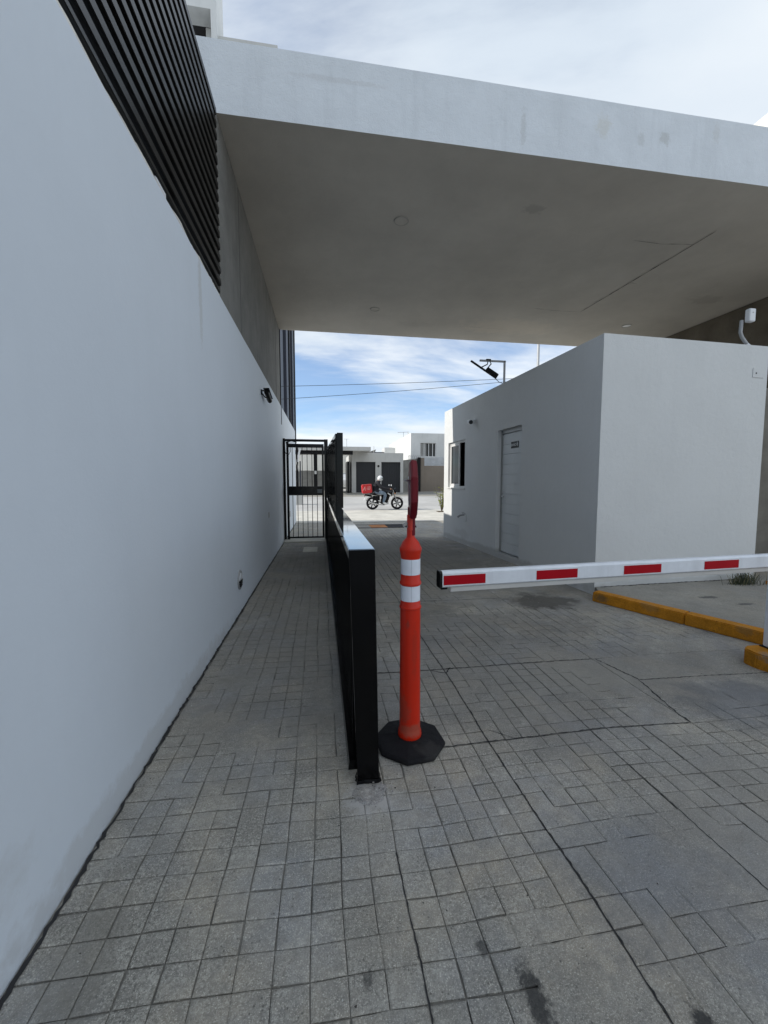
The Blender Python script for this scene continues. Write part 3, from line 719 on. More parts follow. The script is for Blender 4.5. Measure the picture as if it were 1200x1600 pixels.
# ------------------------------------------------------------------ raised slab, kerbs, plinth
poly = [(3.50, 4.60), (4.13, 3.07), (4.62, 1.95), (9, 1.95), (9, 6.4), (6.15, 6.4), (6.1, 4.95), (3.6, 4.80)]
sp = MB().prism(poly, -.02, .112).build('raised_pavement', m_slab); sp['kind'] = 'structure'
kd = (Vector((3.99, 3.024, 0)) - Vector((3.366, 4.486, 0))).normalized(); kn = Vector((-kd.y, kd.x, 0))
if kn.x < 0: kn = -kn
ks = Vector((3.366, 4.486, 0)) - kd * .03
kerb = bpy.data.objects.new('kerb', None); COL.objects.link(kerb); kerb['kind'] = 'structure'; ORI['kerb'] = Vector((0, 0, 0))
pos_k = 0
for L in (1.0, 1.05, 1.0):
    a = ks + kd * (pos_k + .003); b = ks + kd * (pos_k + L - .003); q = kn * .14
    mb = MB(); mb.hexa([a, b, b + q, a + q], [a + Vector((0, 0, .118)) + kn * .012, b + Vector((0, 0, .118)) + kn * .012, b + q + Vector((0, 0, .122)), a + q + Vector((0, 0, .122))])
    mb.build('kerb_stone', m_yell, kerb, bevel=.008); pos_k += L
crack('gap', [tuple((ks + kn * .145 + kd * 0)[:2]), tuple((ks + kn * .145 + kd * 3.0)[:2])], .016, m_joint, sp, z=.1145, seed=20)
tag(MB().hexa([(5.95, 4.40, .11), (8, 4.40, .11), (8, 4.52, .11), (5.95, 4.52, .11)], [(5.95, 4.40, .16), (8, 4.40, .16), (8, 4.52, .16), (5.95, 4.52, .16)]).build('yellow_kerb', m_yell, bevel=.006),
    'short ochre painted kerb behind the barrier post by the guardhouse corner', 'kerb')
crack('gap', [(3.62, 4.72), (4.6, 4.77), (6.0, 4.80)], .03, m_joint, sp, z=.1146, seed=21)
pl = MB(); pp = [(3.44, 2.64), (3.47, 2.55), (3.50, 1.6), (4.7, 1.6), (4.7, 2.78), (3.52, 2.79), (3.45, 2.74)]
pl.prism(pp, -.02, .125); plo = pl.build('barrier_plinth', m_yell, bevel=.01); tag(plo, 'ochre painted concrete plinth under the barrier post', 'plinth')

# ------------------------------------------------------------------ barrier
bp_ = thing('boom_barrier', 'white barrier boom with red reflective stripes across the lane', 'barrier', (.748, 2.483, .87), math.atan2(.194, 2.757))
AL = 4.2
mb = MB()
prof = [(-.022, -.050), (.022, -.050), (.030, -.042), (.030, .040), (.018, .054), (-.018, .054), (-.030, .040), (-.030, -.042)]
n = len(prof)
for x in (.012, AL):
    for (y, z) in prof: mb.v.append((x, y, z))
mb.f = [tuple(range(n)), tuple(range(2 * n - 1, n - 1, -1))] + [(i, (i + 1) % n, n + (i + 1) % n, n + i) for i in range(n)]; mb.m = [0] * len(mb.f)
mb.build('boom', m_alu, bp_, local=True)
mb = MB()
for x in (-.006, .0115):
    for (y, z) in prof: mb.v.append((x, y * 1.06, z * 1.05))
mb.f = [tuple(range(n)), tuple(range(2 * n - 1, n - 1, -1))] + [(i, (i + 1) % n, n + (i + 1) % n, n + i) for i in range(n)]; mb.m = [0] * len(mb.f)
mb.build('end_cap', m_blackm, bp_, local=True)
for a, b in ((.020, .312), (.690, 1.010), (1.395, 1.720), (2.120, 2.452), (2.85, 3.2)):
    B((a, -.0325, -.034), (b, -.0302, .028)).build('reflective_stripe', m_red, bp_, local=True)
B((.075, -.012, -.086), (AL, .012, -.0505)).build('rubber_strip', m_grey_rub, bp_, local=True, bevel=.004)
B((.01, -.012, -.068), (.055, .012, -.0515)).build('rubber_bumper', m_rubber, bp_, local=True, bevel=.003)
post = thing('barrier_post', 'white rectangular barrier post standing on the ochre plinth', 'post', (3.66, 2.69, .125))
B((3.635, 2.60, .133), (3.84, 2.75, .815)).build('column', m_alu, post, bevel=.006)
B((3.622, 2.585, .1255), (3.86, 2.765, .1325)).build('base_plate', m_rubber, post)
B((3.67, 2.64, .8155), (3.80, 2.71, .8185)).build('fork_pad', m_rubber, post)

# ------------------------------------------------------------------ channelizer post
bx, by = .487, 2.166
ch = thing('delineator_post', 'orange plastic delineator post with two white reflective bands on a black base', 'traffic post', (bx, by, 0))
oc = []
for k in range(8):
    a = R(22.5 + 45 * k + 6); oc.append((math.cos(a), math.sin(a)))
mb = MB()
lv = [(.202, .002), (.205, .018), (.196, .030), (.085, .052), (.075, .052)]
for r, z in lv:
    for (x, y) in oc: mb.v.append((bx + r * x, by + r * y, z))
mb.f.append(tuple(range(7, -1, -1))); mb.f.append(tuple(4 * 8 + i for i in range(8)))
for q in range(4):
    for i in range(8): mb.f.append((q * 8 + i, q * 8 + (i + 1) % 8, (q + 1) * 8 + (i + 1) % 8, (q + 1) * 8 + i))
mb.m = [0] * len(mb.f)
mb.build('base', m_rubber, ch, bevel=.003)
prof = [(.0, .05), (.066, .050), (.0675, .058), (.066, .078), (.061, .092), (.0595, .11), (.0585, .30), (.0565, .795), (.0615, .798), (.0615, .806), (.0565, .812), (.0545, .838), (.0535, .840),
        (.0535, .928), (.0545, .932), (.0605, .934), (.0605, .944), (.055, .952), (.054, .985), (.053, .988), (.053, 1.077), (.055, 1.084), (.056, 1.10), (.061, 1.120), (.0615, 1.134), (.055, 1.146), (.044, 1.170), (.026, 1.190), (.0215, 1.200), (.021, 1.318), (.012, 1.322), (0, 1.322)]
MB().lathe(prof, c=(bx, by, 0), seg=48).build('tube', m_orange, ch, smooth=True)
for z0, z1 in ((.8415, .9265), (.9895, 1.0755)):
    bd = MB().lathe([(.0538, z0), (.0545, z0), (.0545, z1), (.0538, z1)], c=(bx, by, 0), seg=48).build('reflective_band', m_refl, ch, smooth=True)
    ang = R(-97); cx, cy = bx + .0547 * math.cos(ang), by + .0547 * math.sin(ang)
    MB().obox((cx, cy, (z0 + z1) / 2), .0011, .0012, z1 - z0, 0).build('tape_seam', m_seam, bd)
# sign paddle
vd = Vector((bx, by, 0)).normalized(); nrm0 = Vector((-vd.y, vd.x, 0))
nrm = Matrix.Rotation(R(3.2), 3, 'Z') @ nrm0; along = Vector((-nrm.y, nrm.x, 0))
pd = thing('sign_paddle', 'dark red octagonal sign paddle seen edge on atop the orange post', 'sign', (bx, by, 1.322))
cz = 1.458; cpt = Vector((bx, by, cz)) + Vector((.006, 0, 0))
def octo(r, t, zs=1.0): return [cpt + along * (r * math.cos(R(22.5 + 45 * k))) + Vector((0, 0, zs * r * math.sin(R(22.5 + 45 * k)))) + nrm * t for k in range(8)]
mb = MB(); layers = [octo(.13, -.026, 1.1), octo(.168, -.020, 1.0), octo(.172, .006, 1.0), octo(.160, .014, 1.0)]
for L in layers: mb.v += [tuple(p) for p in L]
mb.f.append(tuple(range(8))); mb.f.append(tuple(24 + i for i in range(8)))
for q in range(3):
    for i in range(8): mb.f.append((q * 8 + i, q * 8 + (i + 1) % 8, (q + 1) * 8 + (i + 1) % 8, (q + 1) * 8 + i))
mb.m = [0] * len(mb.f); mb.build('housing', m_dred, pd, bevel=.003)
for (u0, u1, v0, v1) in ((-.10, -.05, .055, .072), (-.12, -.06, -.125, -.10)):  # white quads painted as glints on the paddle face
    P_ = [cpt + along * u + Vector((0, 0, v)) + nrm * .0155 for u, v in ((u0, v0), (u1, v0), (u1, v1), (u0, v1))]
    MB().add(P_, [(0, 1, 2, 3)]).build('glint_mark', m_refl, pd)
MB().tube([Vector((bx + .004, by, 1.36)), Vector((bx + .004, by, 1.205))], .0215, 14).build('socket', m_dred, pd, smooth=True)
MB().tube([Vector((bx - .008, by - .02, 1.30)), Vector((bx - .008, by - .022, 1.235))], .014, 10).build('stem', m_orange_d, pd, smooth=True)
q0 = Vector((bx - .020, by - .03, 1.475))
MB().tube([q0 + Vector((-.016, 0, .035)), q0 + Vector((.004, 0, .028)), q0 + Vector((.010, 0, .0)), q0 + Vector((.009, 0, -.06)), q0 + Vector((.003, 0, -.10))], [.004, .008, .009, .008, .004], 10).build('bracket', mat('mauve grey plastic', (.20, .14, .17), .35), pd, smooth=True)
MB().tube([q0 + Vector((-.024, 0, .034)), q0 + Vector((-.012, 0, .034))], .006, 10).build('bolt', m_steel, pd)
MB().lathe([(.010, -.003), (.016, -.003), (.016, .003), (.010, .003), (.010, -.003)], c=(bx - .030, by - .01, 1.262), seg=18, axis='Y').build('ring', m_steel, pd)
MB().tube([(bx - .03, by, 1.255), (bx + .03, by, 1.255)], .004, 8).build('pin', m_dark, pd)

# ------------------------------------------------------------------ railing
rl = thing('railing', 'low glossy black metal railing between the walkway and the lane', 'railing', (.21, 1.89, 0))
MB().hexa([(.163, 1.888, -.03), (.270, 1.888, -.03), (.270, 1.945, -.03), (.163, 1.945, -.03)], [(.125, 1.868, 1.180), (.248, 1.868, 1.180), (.248, 1.884, 1.180), (.125, 1.884, 1.180)]).build('end_post', m_black, rl, bevel=.003)
MB().hexa([(.124, 1.885, 1.133), (.249, 1.885, 1.133), (.235, 10.44, 1.133), (.112, 10.44, 1.133)], [(.124, 1.885, 1.181), (.249, 1.885, 1.181), (.235, 10.44, 1.181), (.112, 10.44, 1.181)]).build('top_rail', m_rail, rl, bevel=.003)
MB().hexa([(.120, 1.95, .035), (.175, 1.95, .035), (.165, 10.44, .035), (.096, 10.44, .035)], [(.125, 1.95, .085), (.175, 1.95, .085), (.165, 10.44, .085), (.10, 10.44, .085)]).build('bottom_rail', m_black, rl)
fl_b = MB(); rr_ = random.Random(4); n_ = 26
for k in range(n_):
    t = k / n_ * 4; sd_, f_ = int(t), t - int(t); c4 = [(.160, 1.885), (.273, 1.885), (.273, 1.948), (.160, 1.948)]
    p, q = c4[sd_], c4[(sd_ + 1) % 4]; x = p[0] + (q[0] - p[0]) * f_; y = p[1] + (q[1] - p[1]) * f_
    cx_, cy_ = .2165, 1.9165; e = rr_.uniform(1.02, 1.22)
    fl_b.v += [(cx_ + (x - cx_) * 1.01, cy_ + (y - cy_) * 1.01, .020 + rr_.uniform(0, .006)), (cx_ + (x - cx_) * e, cy_ + (y - cy_) * e, .002)]
for k in range(n_): fl_b.f.append((2 * k, 2 * k + 1, (2 * k + 3) % (2 * n_), (2 * k + 2) % (2 * n_))); fl_b.m.append(0)
fl_b.build('paint_flare', m_blackm, rl)
bar_me = None
for q in range(82):
    y = 2.03 + q * .1025
    if bar_me is None:
        o = MB().box((-.03, -.007, .0), (.03, .007, 1.047)).build('bar', m_black, rl, local=True, bevel=.002); bar_me = o.data
    else:
        o = bpy.data.objects.new('bar', bar_me); COL.objects.link(o); o.parent = rl
    o.location = (.178 - .0015 * (y - 2) - .21, y - 1.89, .0855); o.rotation_euler = (0, 0, 0)
for y in (3.9, 6.0, 8.2): B((.176, y, 0), (.236, y + .05, 1.132)).build('post', m_black, rl)

ts = thing('tall_bar_screen', 'taller black barred screen rising above the far half of the railing', 'screen', (.21, 4.9, 1.18))
B((.190, 4.88, 1.1815), (.262, 4.95, 2.085)).build('end_post', m_black, ts, bevel=.003)
MB().hexa([(.172, 4.95, 2.03), (.232, 4.95, 2.03), (.20, 10.42, 2.28), (.14, 10.42, 2.28)], [(.172, 4.95, 2.08), (.232, 4.95, 2.08), (.20, 10.42, 2.33), (.14, 10.42, 2.33)]).build('top_rail', m_black, ts)
for q in range(64):
    y = 4.99 + q * .085; x = .170 + (y - 4.95) * -.0058; zt = 2.03 + (y - 4.95) * .0457
    B((x, y, 1.1815), (x + .055, y + .010, zt - .001)).build('bar', m_black, ts)

# cement patch round the end post
pt = MB(); nr, na = 7, 22; cxp, cyp = .215, 1.875
for r in range(nr + 1):
    for a in range(na):
        an = 2 * math.pi * a / na; rr = r / nr; R0 = .075 * (1 + .35 * mn.noise(Vector((math.cos(an) * 1.7, math.sin(an) * 1.7, 2))))
        x = cxp + R0 * rr * math.cos(an) * 1.05; y = cyp - .045 + R0 * rr * math.sin(an)
        pt.v.append((x, y, -.001 + (.012 * (1 - rr ** 2) + .009 * mn.noise(Vector((x * 45, y * 45, 0))) * (1 - rr ** 4))))
for r in range(nr):
    for a in range(na): pt.f.append((r * na + a, r * na + (a + 1) % na, (r + 1) * na + (a + 1) % na, (r + 1) * na + a)); pt.m.append(0)
tag(pt.build('cement_patch', m_rubble), 'rough pale cement patch around the foot of the black railing post', 'cement patch')
rb = MB(); rnd = random.Random(9)
for q in range(70):
    a = rnd.uniform(0, 6.28); d_ = rnd.uniform(.03, .13); x, y = cxp + d_ * math.cos(a), cyp - .05 + d_ * math.sin(a) * .8; r = rnd.uniform(.0015, .0045)
    rb.obox((x, y, r * .6 + .006), r * 2, r * 1.5, r, rnd.uniform(0, 3), 0 if rnd.random() < .93 else 1)
tag(rb.build('cement_crumbs', [m_rubble, m_joint]), 'loose cement crumbs around the railing post foot', None, kind='stuff')

# ------------------------------------------------------------------ pedestrian gate
gt = thing('pedestrian_gate', 'black barred pedestrian gate closing the walkway beside the white wall', 'gate', (-.4, 10.5, 0))
B((-.944, 10.47, 0), (-.885, 10.53, 2.59)).build('jamb_post', m_black, gt, bevel=.003)
B((.08, 10.46, 0), (.176, 10.54, 2.58)).build('latch_post', m_black, gt, bevel=.003)
B((-.885, 10.475, 2.515), (.08, 10.525, 2.575)).build('lintel', m_black, gt)
lf = MB().box((-.862, 10.48, .05), (-.805, 10.52, 2.46)).box((.022, 10.48, .05), (.07, 10.52, 2.46)).box((-.805, 10.481, 2.365), (.022, 10.519, 2.459)).box((-.805, 10.481, .051), (.022, 10.519, .095)).build('leaf_frame', m_black, gt)
B((-.805, 10.478, 1.155), (.022, 10.522, 1.385)).build('middle_band', m_black, lf)
for x in (-.718, -.595, -.472, -.349, -.229, -.104):
    B((x - .008, 10.492, .095), (x + .008, 10.508, 1.154)).build('bar', m_black, lf)
    B((x - .008, 10.492, 1.386), (x + .008, 10.508, 2.364)).build('bar', m_black, lf)
MB().box((-.10, 10.42, 1.21), (.02, 10.477, 1.31)).tube([(-.06, 10.42, 1.26), (-.06, 10.37, 1.26), (-.03, 10.36, 1.26)], .012, 8).build('lock', m_steel, lf, bevel=0)
MB().tube([(-.91, 10.46, 2.30), (-.86, 10.44, 2.2), (-.80, 10.44, 2.18), (-.76, 10.45, 2.26), (-.765, 10.46, 2.40)], .008, 6).build('cable_loop', m_cable, gt)
B((-.87, 10.45, 2.46), (-.80, 10.478, 2.50)).build('closer', m_blackm, gt)
MB().tube([(-.87, 10.44, 2.49), (-.72, 10.43, 2.52), (-.60, 10.46, 2.49)], .009, 6).build('closer_arm', m_blackm, gt)
B((-.875, 10.46, .0), (-.80, 10.54, .05)).build('bottom_hinge', m_blackm, gt)
th = B((-.93, 10.05, -.02), (.09, 10.62, .03)).build('gate_threshold', m_walk, bevel=.006); tag(th, 'pale concrete threshold under the pedestrian gate', 'threshold')
tag(B((-.41, 8.68, -.005), (-.10, 9.32, .004)).build('utility_cover', mat('pale cover', (.62, .60, .52), .9), bevel=.003), 'pale rectangular utility cover set in the walkway before the gate', 'cover')

# drain cover across the lane
dc = thing('drain_channel', 'dark framed drain cover strip with an orange plate across the lane', 'drain', (1.5, 13.35, 0))
MB().box((.3, 12.88, -.01), (3.1, 12.96, .012)).box((.3, 13.80, -.01), (3.1, 13.88, .012)).build('frame', m_rubber, dc)
for x0, x1, mm in ((.3, 1.05, m_slab), (1.055, 1.60, m_slab), (1.605, 2.16, mat('worn orange plate', (.52, .20, .05), .8, var=.2)), (2.165, 2.78, m_rubber), (2.785, 3.1, m_slab)):
    B((x0, 12.965, -.01), (x1, 13.795, .008)).build('plate', mm, dc)

# ------------------------------------------------------------------ grass tuft
gt_ = MB(); rnd = random.Random(3)
for q in range(230):
    bx_, by_ = 5.66 + rnd.gauss(0, .11), 4.60 - abs(rnd.gauss(0, .05)); L = rnd.uniform(.08, .26); a = rnd.uniform(0, 6.28); ln = rnd.uniform(.1, .9)
    dx, dy = math.cos(a) * ln * L, math.sin(a) * ln * L * .8; w = .0035
    p = [(bx_, by_, .112), (bx_ + dx * .35, by_ + dy * .35, .112 + L * .6), (bx_ + dx, by_ + dy, .112 + L * (1 - .45 * ln))]
    gt_.add([(p[0][0] - w, p[0][1], p[0][2]), (p[0][0] + w, p[0][1], p[0][2]), (p[1][0] + w * .8, p[1][1], p[1][2]), (p[1][0] - w * .8, p[1][1], p[1][2]), p[2]], [(0, 1, 2, 3), (3, 2, 4)], 0 if rnd.random() < .85 else 1)
tag(gt_.build('grass_tuft', [m_grass, mat('dry blade', (.22, .19, .09))]), 'dark spiky grass tuft growing at the foot of the guardhouse front', 'grass')

# ------------------------------------------------------------------ far side of the street
def gzb(y): return gz(y)
# garage
ga = thing('garage', 'low white garage block with two dark doors across the street', 'building', (4.4, 31.2, .65))
w = wall_holes(4.06, 3.74, .3, [(.34, 1.86, .66, 3.04), (2.32, 3.84, .66, 3.04)], z0=.3)
xf(w, lambda x, y, z: (x + 2.33, y + 31.2, z)).build('front_wall', m_lgrey, ga)
B((2.33, 31.5, .3), (2.6, 38, 3.74)).build('side_wall', m_lgrey, ga)
B((2.6, 31.5, 3.5), (6.39, 38, 3.735)).build('roof', m_lgrey, ga)
B((6.12, 31.5, .3), (6.388, 38, 3.5)).build('side_wall', m_lgrey, ga)
B((2.6, 37.7, .3), (6.1, 37.99, 3.49)).build('back_wall', m_lgrey, ga)
for q, x in enumerate((2.67, 4.65)):
    dd = B((x + .002, 31.40, .62), (x + 1.518, 31.45, 3.038)).build('garage_door', m_gdoor, ga)
    for k in range(8 if q else 4):
        if q: B((x + .01 + k * .19, 31.375, .66), (x + .01 + k * .19 + .175, 31.399, 3.02)).build('panel', m_gdoor, dd)
        else: B((x + .01, 31.375, .68 + k * .59), (x + 1.51, 31.399, .68 + k * .59 + .575)).build('panel', m_gdoor, dd)
for z in (2.72, 1.42): MB().lathe([(0, .06), (.07, .05), (.09, .0)], c=(4.42, 31.2, z), axis='Y', seg=14).build('wall_lamp', m_blackm, ga)
# carport
cpt_ = thing('carport', 'flat concrete carport roof on dark posts left of the garages', 'carport', (1, 30, .6))
B((-3.2, 29.2, 3.74), (3.58, 34.5, 4.02)).build('roof', m_lgrey, cpt_)
B((-3.2, 29.5, 3.48), (2.3, 29.75, 3.735)).build('beam', m_tower, cpt_)
for x in (-.52, -3.0): B((x, 29.5, .55), (x + .26, 29.75, 3.479)).build('post', m_blackm, cpt_)
B((-.47, 29.3, 2.05), (-.27, 29.49, 2.28)).build('meter_box', m_lgrey, cpt_)
tag(B((-6, 35.0, .4), (.7, 35.2, 2.45)).build('low_wall', mat('mid grey render', (.33, .33, .32), .9)), 'low grey wall behind the carport posts', 'wall')
bk = tag(MB().box((-9, 46, .5), (3.3, 54, 4.75)).build('back_house', m_cream), 'cream house wall far behind the carport', 'house')
tag(B((1.98, 31.0, .6), (2.16, 33.2, 3.05)).build('gate_leaf', m_blackm), 'open black gate leaf standing beside the left garage wall', 'gate')
for x in (1.62, 1.82): pass
# parked car
car = thing('parked_car', 'silver white car parked behind the open black gate leaf', 'car', (1.9, 38, .9))
prof = [(-2.1, .35), (-2.15, .75), (-1.9, .95), (-1.2, 1.0), (-.7, 1.42), (.8, 1.45), (1.4, 1.02), (2.0, .92), (2.15, .6), (2.1, .35)]
mb = MB()
for sx in (-.82, .82):
    for (y, z) in prof: mb.v.append((2.0 + sx * (1 if z < 1.05 else .82), 39.5 + y, .9 + z))
n = len(prof); mb.f = [tuple(range(n)), tuple(range(2 * n - 1, n - 1, -1))] + [(i, (i + 1) % n, n + (i + 1) % n, n + i) for i in range(n)]; mb.m = [0] * len(mb.f)
mb.build('body', m_carp, car, bevel=.04)
MB().hexa([(1.30, 38.36, 1.93), (2.70, 38.36, 1.93), (2.66, 38.38, 1.94), (1.34, 38.38, 1.94)], [(1.42, 38.76, 2.29), (2.58, 38.76, 2.29), (2.55, 38.80, 2.29), (1.45, 38.80, 2.29)]).build('windscreen', m_dglass, car)
for sx in (1.22, 2.78):
    for y in (38.1, 40.9):
        wh = MB().tube([(sx - .1, y, 1.22), (sx + .1, y, 1.22)], .32, 18).build('tyre', m_rubber, car)
        MB().tube([(sx - .11, y, 1.22), (sx + .11, y, 1.22)], .19, 12).build('rim', m_chrome, wh)
for x in (1.38, 2.42): B((x, 37.36, 1.55), (x + .26, 37.42, 1.68)).build('headlight', m_whitep, car, bevel=.02)
# garage side wall with pier and spikes
gw = thing('yard_wall', 'grey concrete yard wall between the garage and the tan wall', 'wall', (7, 32, .65))
MB().hexa([(6.40, 31.6, .3), (7.86, 32.6, .3), (7.86, 32.8, .3), (6.40, 31.8, .3)], [(6.40, 31.6, 3.2), (7.86, 32.6, 3.42), (7.86, 32.8, 3.42), (6.40, 31.8, 3.2)]).build('wall', m_conc, gw)
B((7.87, 32.4, .3), (8.10, 32.65, 3.50)).build('post', m_tower, gw)
for q in range(9):
    x = 7.2 + q * .16; MB().tube([(x, 33.0, 3.35), (x + .1, 33.0, 3.75)], .018, 4).tube([(x + .1, 33.0, 3.35), (x - .02, 33.0, 3.7)], .018, 4).build('spike', m_steel, gw)
tw = thing('tan_wall', 'tan rendered wall with a taller end pier below the two storey house', 'wall', (9, 33, .6))
B((8.12, 32.6, .3), (8.46, 33.1, 3.47)).build('pier', m_taupe, tw)
B((8.461, 32.75, .3), (16, 33.0, 2.84)).build('wall', m_taupe, tw)
# two storey house
rh = thing('two_storey_house', 'white two storey house with a flat roof and barred window', 'house', (12, 40, .8))
w = wall_holes(8.0, 5.90, .3, [(.86, 2.36, 3.78, 5.03)], z0=.3)
xf(w, lambda x, y, z: (x + 8.07, y + 36, z)).build('front_wall', m_white2, rh)
MB().box((8.07, 36.301, .3), (8.37, 48, 5.898)).build('side_wall', m_white2, rh)
B((8.371, 36.301, 5.6), (16, 48, 5.85)).build('roof', m_lgrey, rh)
B((8.2, 36.9, 3.3), (11, 37, 5.3)).build('interior', m_dark, rh)
wn_ = MB().box((8.93, 36.1, 5.0), (10.43, 36.16, 5.028)).box((8.93, 36.1, 3.782), (10.43, 36.16, 3.83)).build('window', m_wframe, rh)
for x in (8.94, 9.30, 9.74, 10.10, 10.38): B((x, 36.09, 3.83), (x + .05, 36.15, 5.0)).build('mullion', m_wframe, wn_)
B((8.93, 36.20, 3.79), (10.43, 36.22, 5.02)).build('pane', m_dglass, wn_)
cu = MB()
for q in range(10):
    x = 8.96 + q * .06; cu.box((x, 36.16, 3.85), (x + .035, 36.195, 4.98))
cu.build('curtain', m_lgrey, wn_)
B((8.86, 35.94, 3.70), (10.5, 35.999, 3.78)).build('sill', m_white2, rh)
# whitewashed brick courses below the window
nb_ = 0
for row in range(8):
    z = 2.86 + row * .115
    x = 9.0 - (.13 if row % 2 else 0)
    while x < 11.5 and nb_ < 160:
        dx = random.uniform(0, .004)
        B((x, 35.955 - dx, z), (x + .25, 35.998, z + .095)).build('brick', m_brick, rh); x += .27; nb_ += 1
an = thing('roof_antenna', 'thin television aerial on the roof of the two storey house', 'antenna', (7.4, 40, 5.6))
MB().tube([(8.2, 40, 5.8), (8.2, 40, 6.45)], .02, 5).build('mast', m_steel, an)
el_ = MB().tube([(7.6, 40, 6.42), (8.75, 40, 6.48)], .018, 5)
for q in range(7): el_.tube([(7.7 + q * .15, 39.75, 6.43 + q * .007), (7.7 + q * .15, 40.25, 6.43 + q * .007)], .012, 4)
el_.build('elements', m_steel, an)
ds = MB().lathe([(.0, .06), (.12, .04), (.2, .0), (.205, .004)], c=(8.45, 39, 6.15), axis='X', seg=16).tube([(8.45, 39, 5.85), (8.45, 39, 6.15)], .02, 5)
tag(ds.build('satellite_dish', m_lgrey), 'small satellite dish beside the aerial on the two storey house', 'dish')
tag(MB().tube([(1.95, 31, 4.02), (1.95, 31, 4.75)], .02, 5).tube([(1.75, 31, 4.74), (2.1, 31, 4.74)], .012, 4).build('thin_aerial', m_steel), 'thin aerial mast standing on the carport roof', 'antenna')
rf = thing('far_rooftops', 'jumble of low grey rooftops behind the garage block', 'house', (6, 44, 1))
B((5.6, 44, .5), (8.0, 50, 4.75)).build('wall', m_tower2, rf)
MB().hexa([(3.6, 44.2, 4.1), (5.8, 44.2, 4.5), (5.8, 48, 4.5), (3.6, 48, 4.1)], [(3.6, 44.2, 4.2), (6.0, 44.2, 5.05), (6.0, 48, 5.05), (3.6, 48, 4.2)]).build('roof', m_conc, rf)
B((6.9, 43.9, 4.5), (8.1, 46, 5.25)).build('parapet', m_white2, rf)
tag(MB().tube([(5.6, 43, 3.7), (5.6, 43, 5.3)], .03, 5).build('vent_pipe', m_lgrey), 'thin vent pipe rising from the rooftops behind the garages', 'pipe')
tag(MB().tube([(13.5, 41, 5.7), (13.5, 41, 7.0)], .025, 5).tube([(13.8, 41, 5.7), (13.8, 41, 6.6)], .02, 5).build('roof_rods', m_steel), 'thin steel rods standing on the two storey roof by the guardhouse edge', 'rods')

# dark tower
tr = thing('dark_tower', 'tall dark clad tower seen in steep perspective beyond the white wall', 'building', (-10, 77, 0))
B((-16, 56.5, 0), (-6.2, 100, 46)).build('core', m_tower, tr)
for (a, b, dep, mm) in ((56.4, 58.2, .7, m_tower), (58.4, 64.4, .68, m_tower2), (65.0, 66.2, .3, m_tower), (71.5, 75.5, .6, m_tower2), (79.8, 82, .55, m_tower), (86, 90, .66, m_tower2), (94, 96.5, .6, m_tower)):
    B((-6.199, a, 0), (-6.2 + dep, b, 46.2)).build('pilaster', mm, tr)
for fl_ in range(13):
    z = 1 + fl_ * 3.5
    for (a, b) in ((66.2, 71.4), (75.6, 79.7), (82.1, 85.9), (90.1, 93.9)):
        B((-6.199, a, z), (-6.1, b, z + .9)).build('floor_band', m_tower, tr)
        if (fl_ * 3 + int(a)) % 3: B((-6.199, a + .3, z + .95), (-6.15, b - .3, z + 3.3)).build('window', m_dglass, tr)
        else: B((-6.199, a + .3, z + .95), (-6.15, b - .3, z + 3.3)).build('sky_slit', m_white2, tr)  # white panels stand in for bright sky in the window slits
# notice post behind the gate
npst = thing('notice_post', 'dark post with small tilted white notices just beyond the wall end', 'post', (-1.2, 22, .28))
B((-1.32, 22, .25), (-1.20, 22.12, 3.5)).build('post', m_tower, npst)
B((-1.13, 22, .25), (-1.07, 22.1, 2.6)).build('stay', m_tower2, npst)
MB().obox((-1.17, 21.97, 2.9), .10, .02, .7, Matrix.Rotation(R(12), 3, 'Y')).build('notice', m_whitep, npst)
MB().obox((-1.22, 21.97, 2.3), .06, .02, .5, Matrix.Rotation(R(-14), 3, 'Y')).build('notice', m_lgrey, npst)
B((-1.4, 21.9, .25), (-1.02, 22.3, .8)).build('footing', m_lgrey, npst)

# street pole and wires
spo = tag(MB().tube([(14.05, 25, .4), (14.05, 25, 12.5)], [.11, .075], 10).build('utility_pole', m_steel), 'slim grey utility pole rising behind the guardhouse roof', 'pole')
for (za, zb, sag, lb) in ((7.25, 8.15, .25, 'upper of the two black overhead wires crossing the sky'), (6.55, 8.0, .35, 'lower of the two black overhead wires crossing the sky')):
    P = []
    for q in range(33):
        t = q / 32; P.append((-20 + 34 * t, 25, (za - (zb - za) * 1.1) + (zb - (za - (zb - za) * 1.1)) * t - sag * 4 * t * (1 - t) + sag * .6))
    tag(MB().tube(P, .014, 5).build('overhead_wire', m_cable), lb, 'wire', 'overhead wires over the street')

# shrub at the far corner of the guardhouse
sh = thing('street_shrub', 'sparse yellow green shrub in the street beyond the guardhouse corner', 'shrub', (5.65, 18, .12))
rnd = random.Random(12); stm = MB(); lvs = MB()
for q in range(16):
    a = rnd.uniform(0, 6.28); h = rnd.uniform(.5, 1.5); r = rnd.uniform(.1, .5)
    p0 = Vector((5.52, 18, .1)); p1 = p0 + Vector((r * .5 * math.cos(a), r * .5 * math.sin(a), h * .6)); p2 = p0 + Vector((r * math.cos(a), r * math.sin(a), h))
    stm.tube([p0, p1, p2], [.012, .009, .004], 5)
    for k in range(16):
        t = rnd.uniform(.25, 1); p = p0.lerp(p2, t) + Vector((rnd.gauss(0, .03), rnd.gauss(0, .03), rnd.gauss(0, .03)))
        d = Vector((rnd.gauss(0, 1), rnd.gauss(0, 1), rnd.gauss(.1, .5))).normalized() * rnd.uniform(.07, .15); s_ = d.orthogonal().normalized() * .018
        lvs.add([p, p + d * .5 + s_, p + d, p + d * .5 - s_], [(0, 1, 2, 3)])
stm.build('stem', m_stem, sh); lvs.build('foliage', m_leafy, sh)
B((5.3, 17.8, .05), (6.1, 18.2, .14)).build('soil', m_stem, sh)

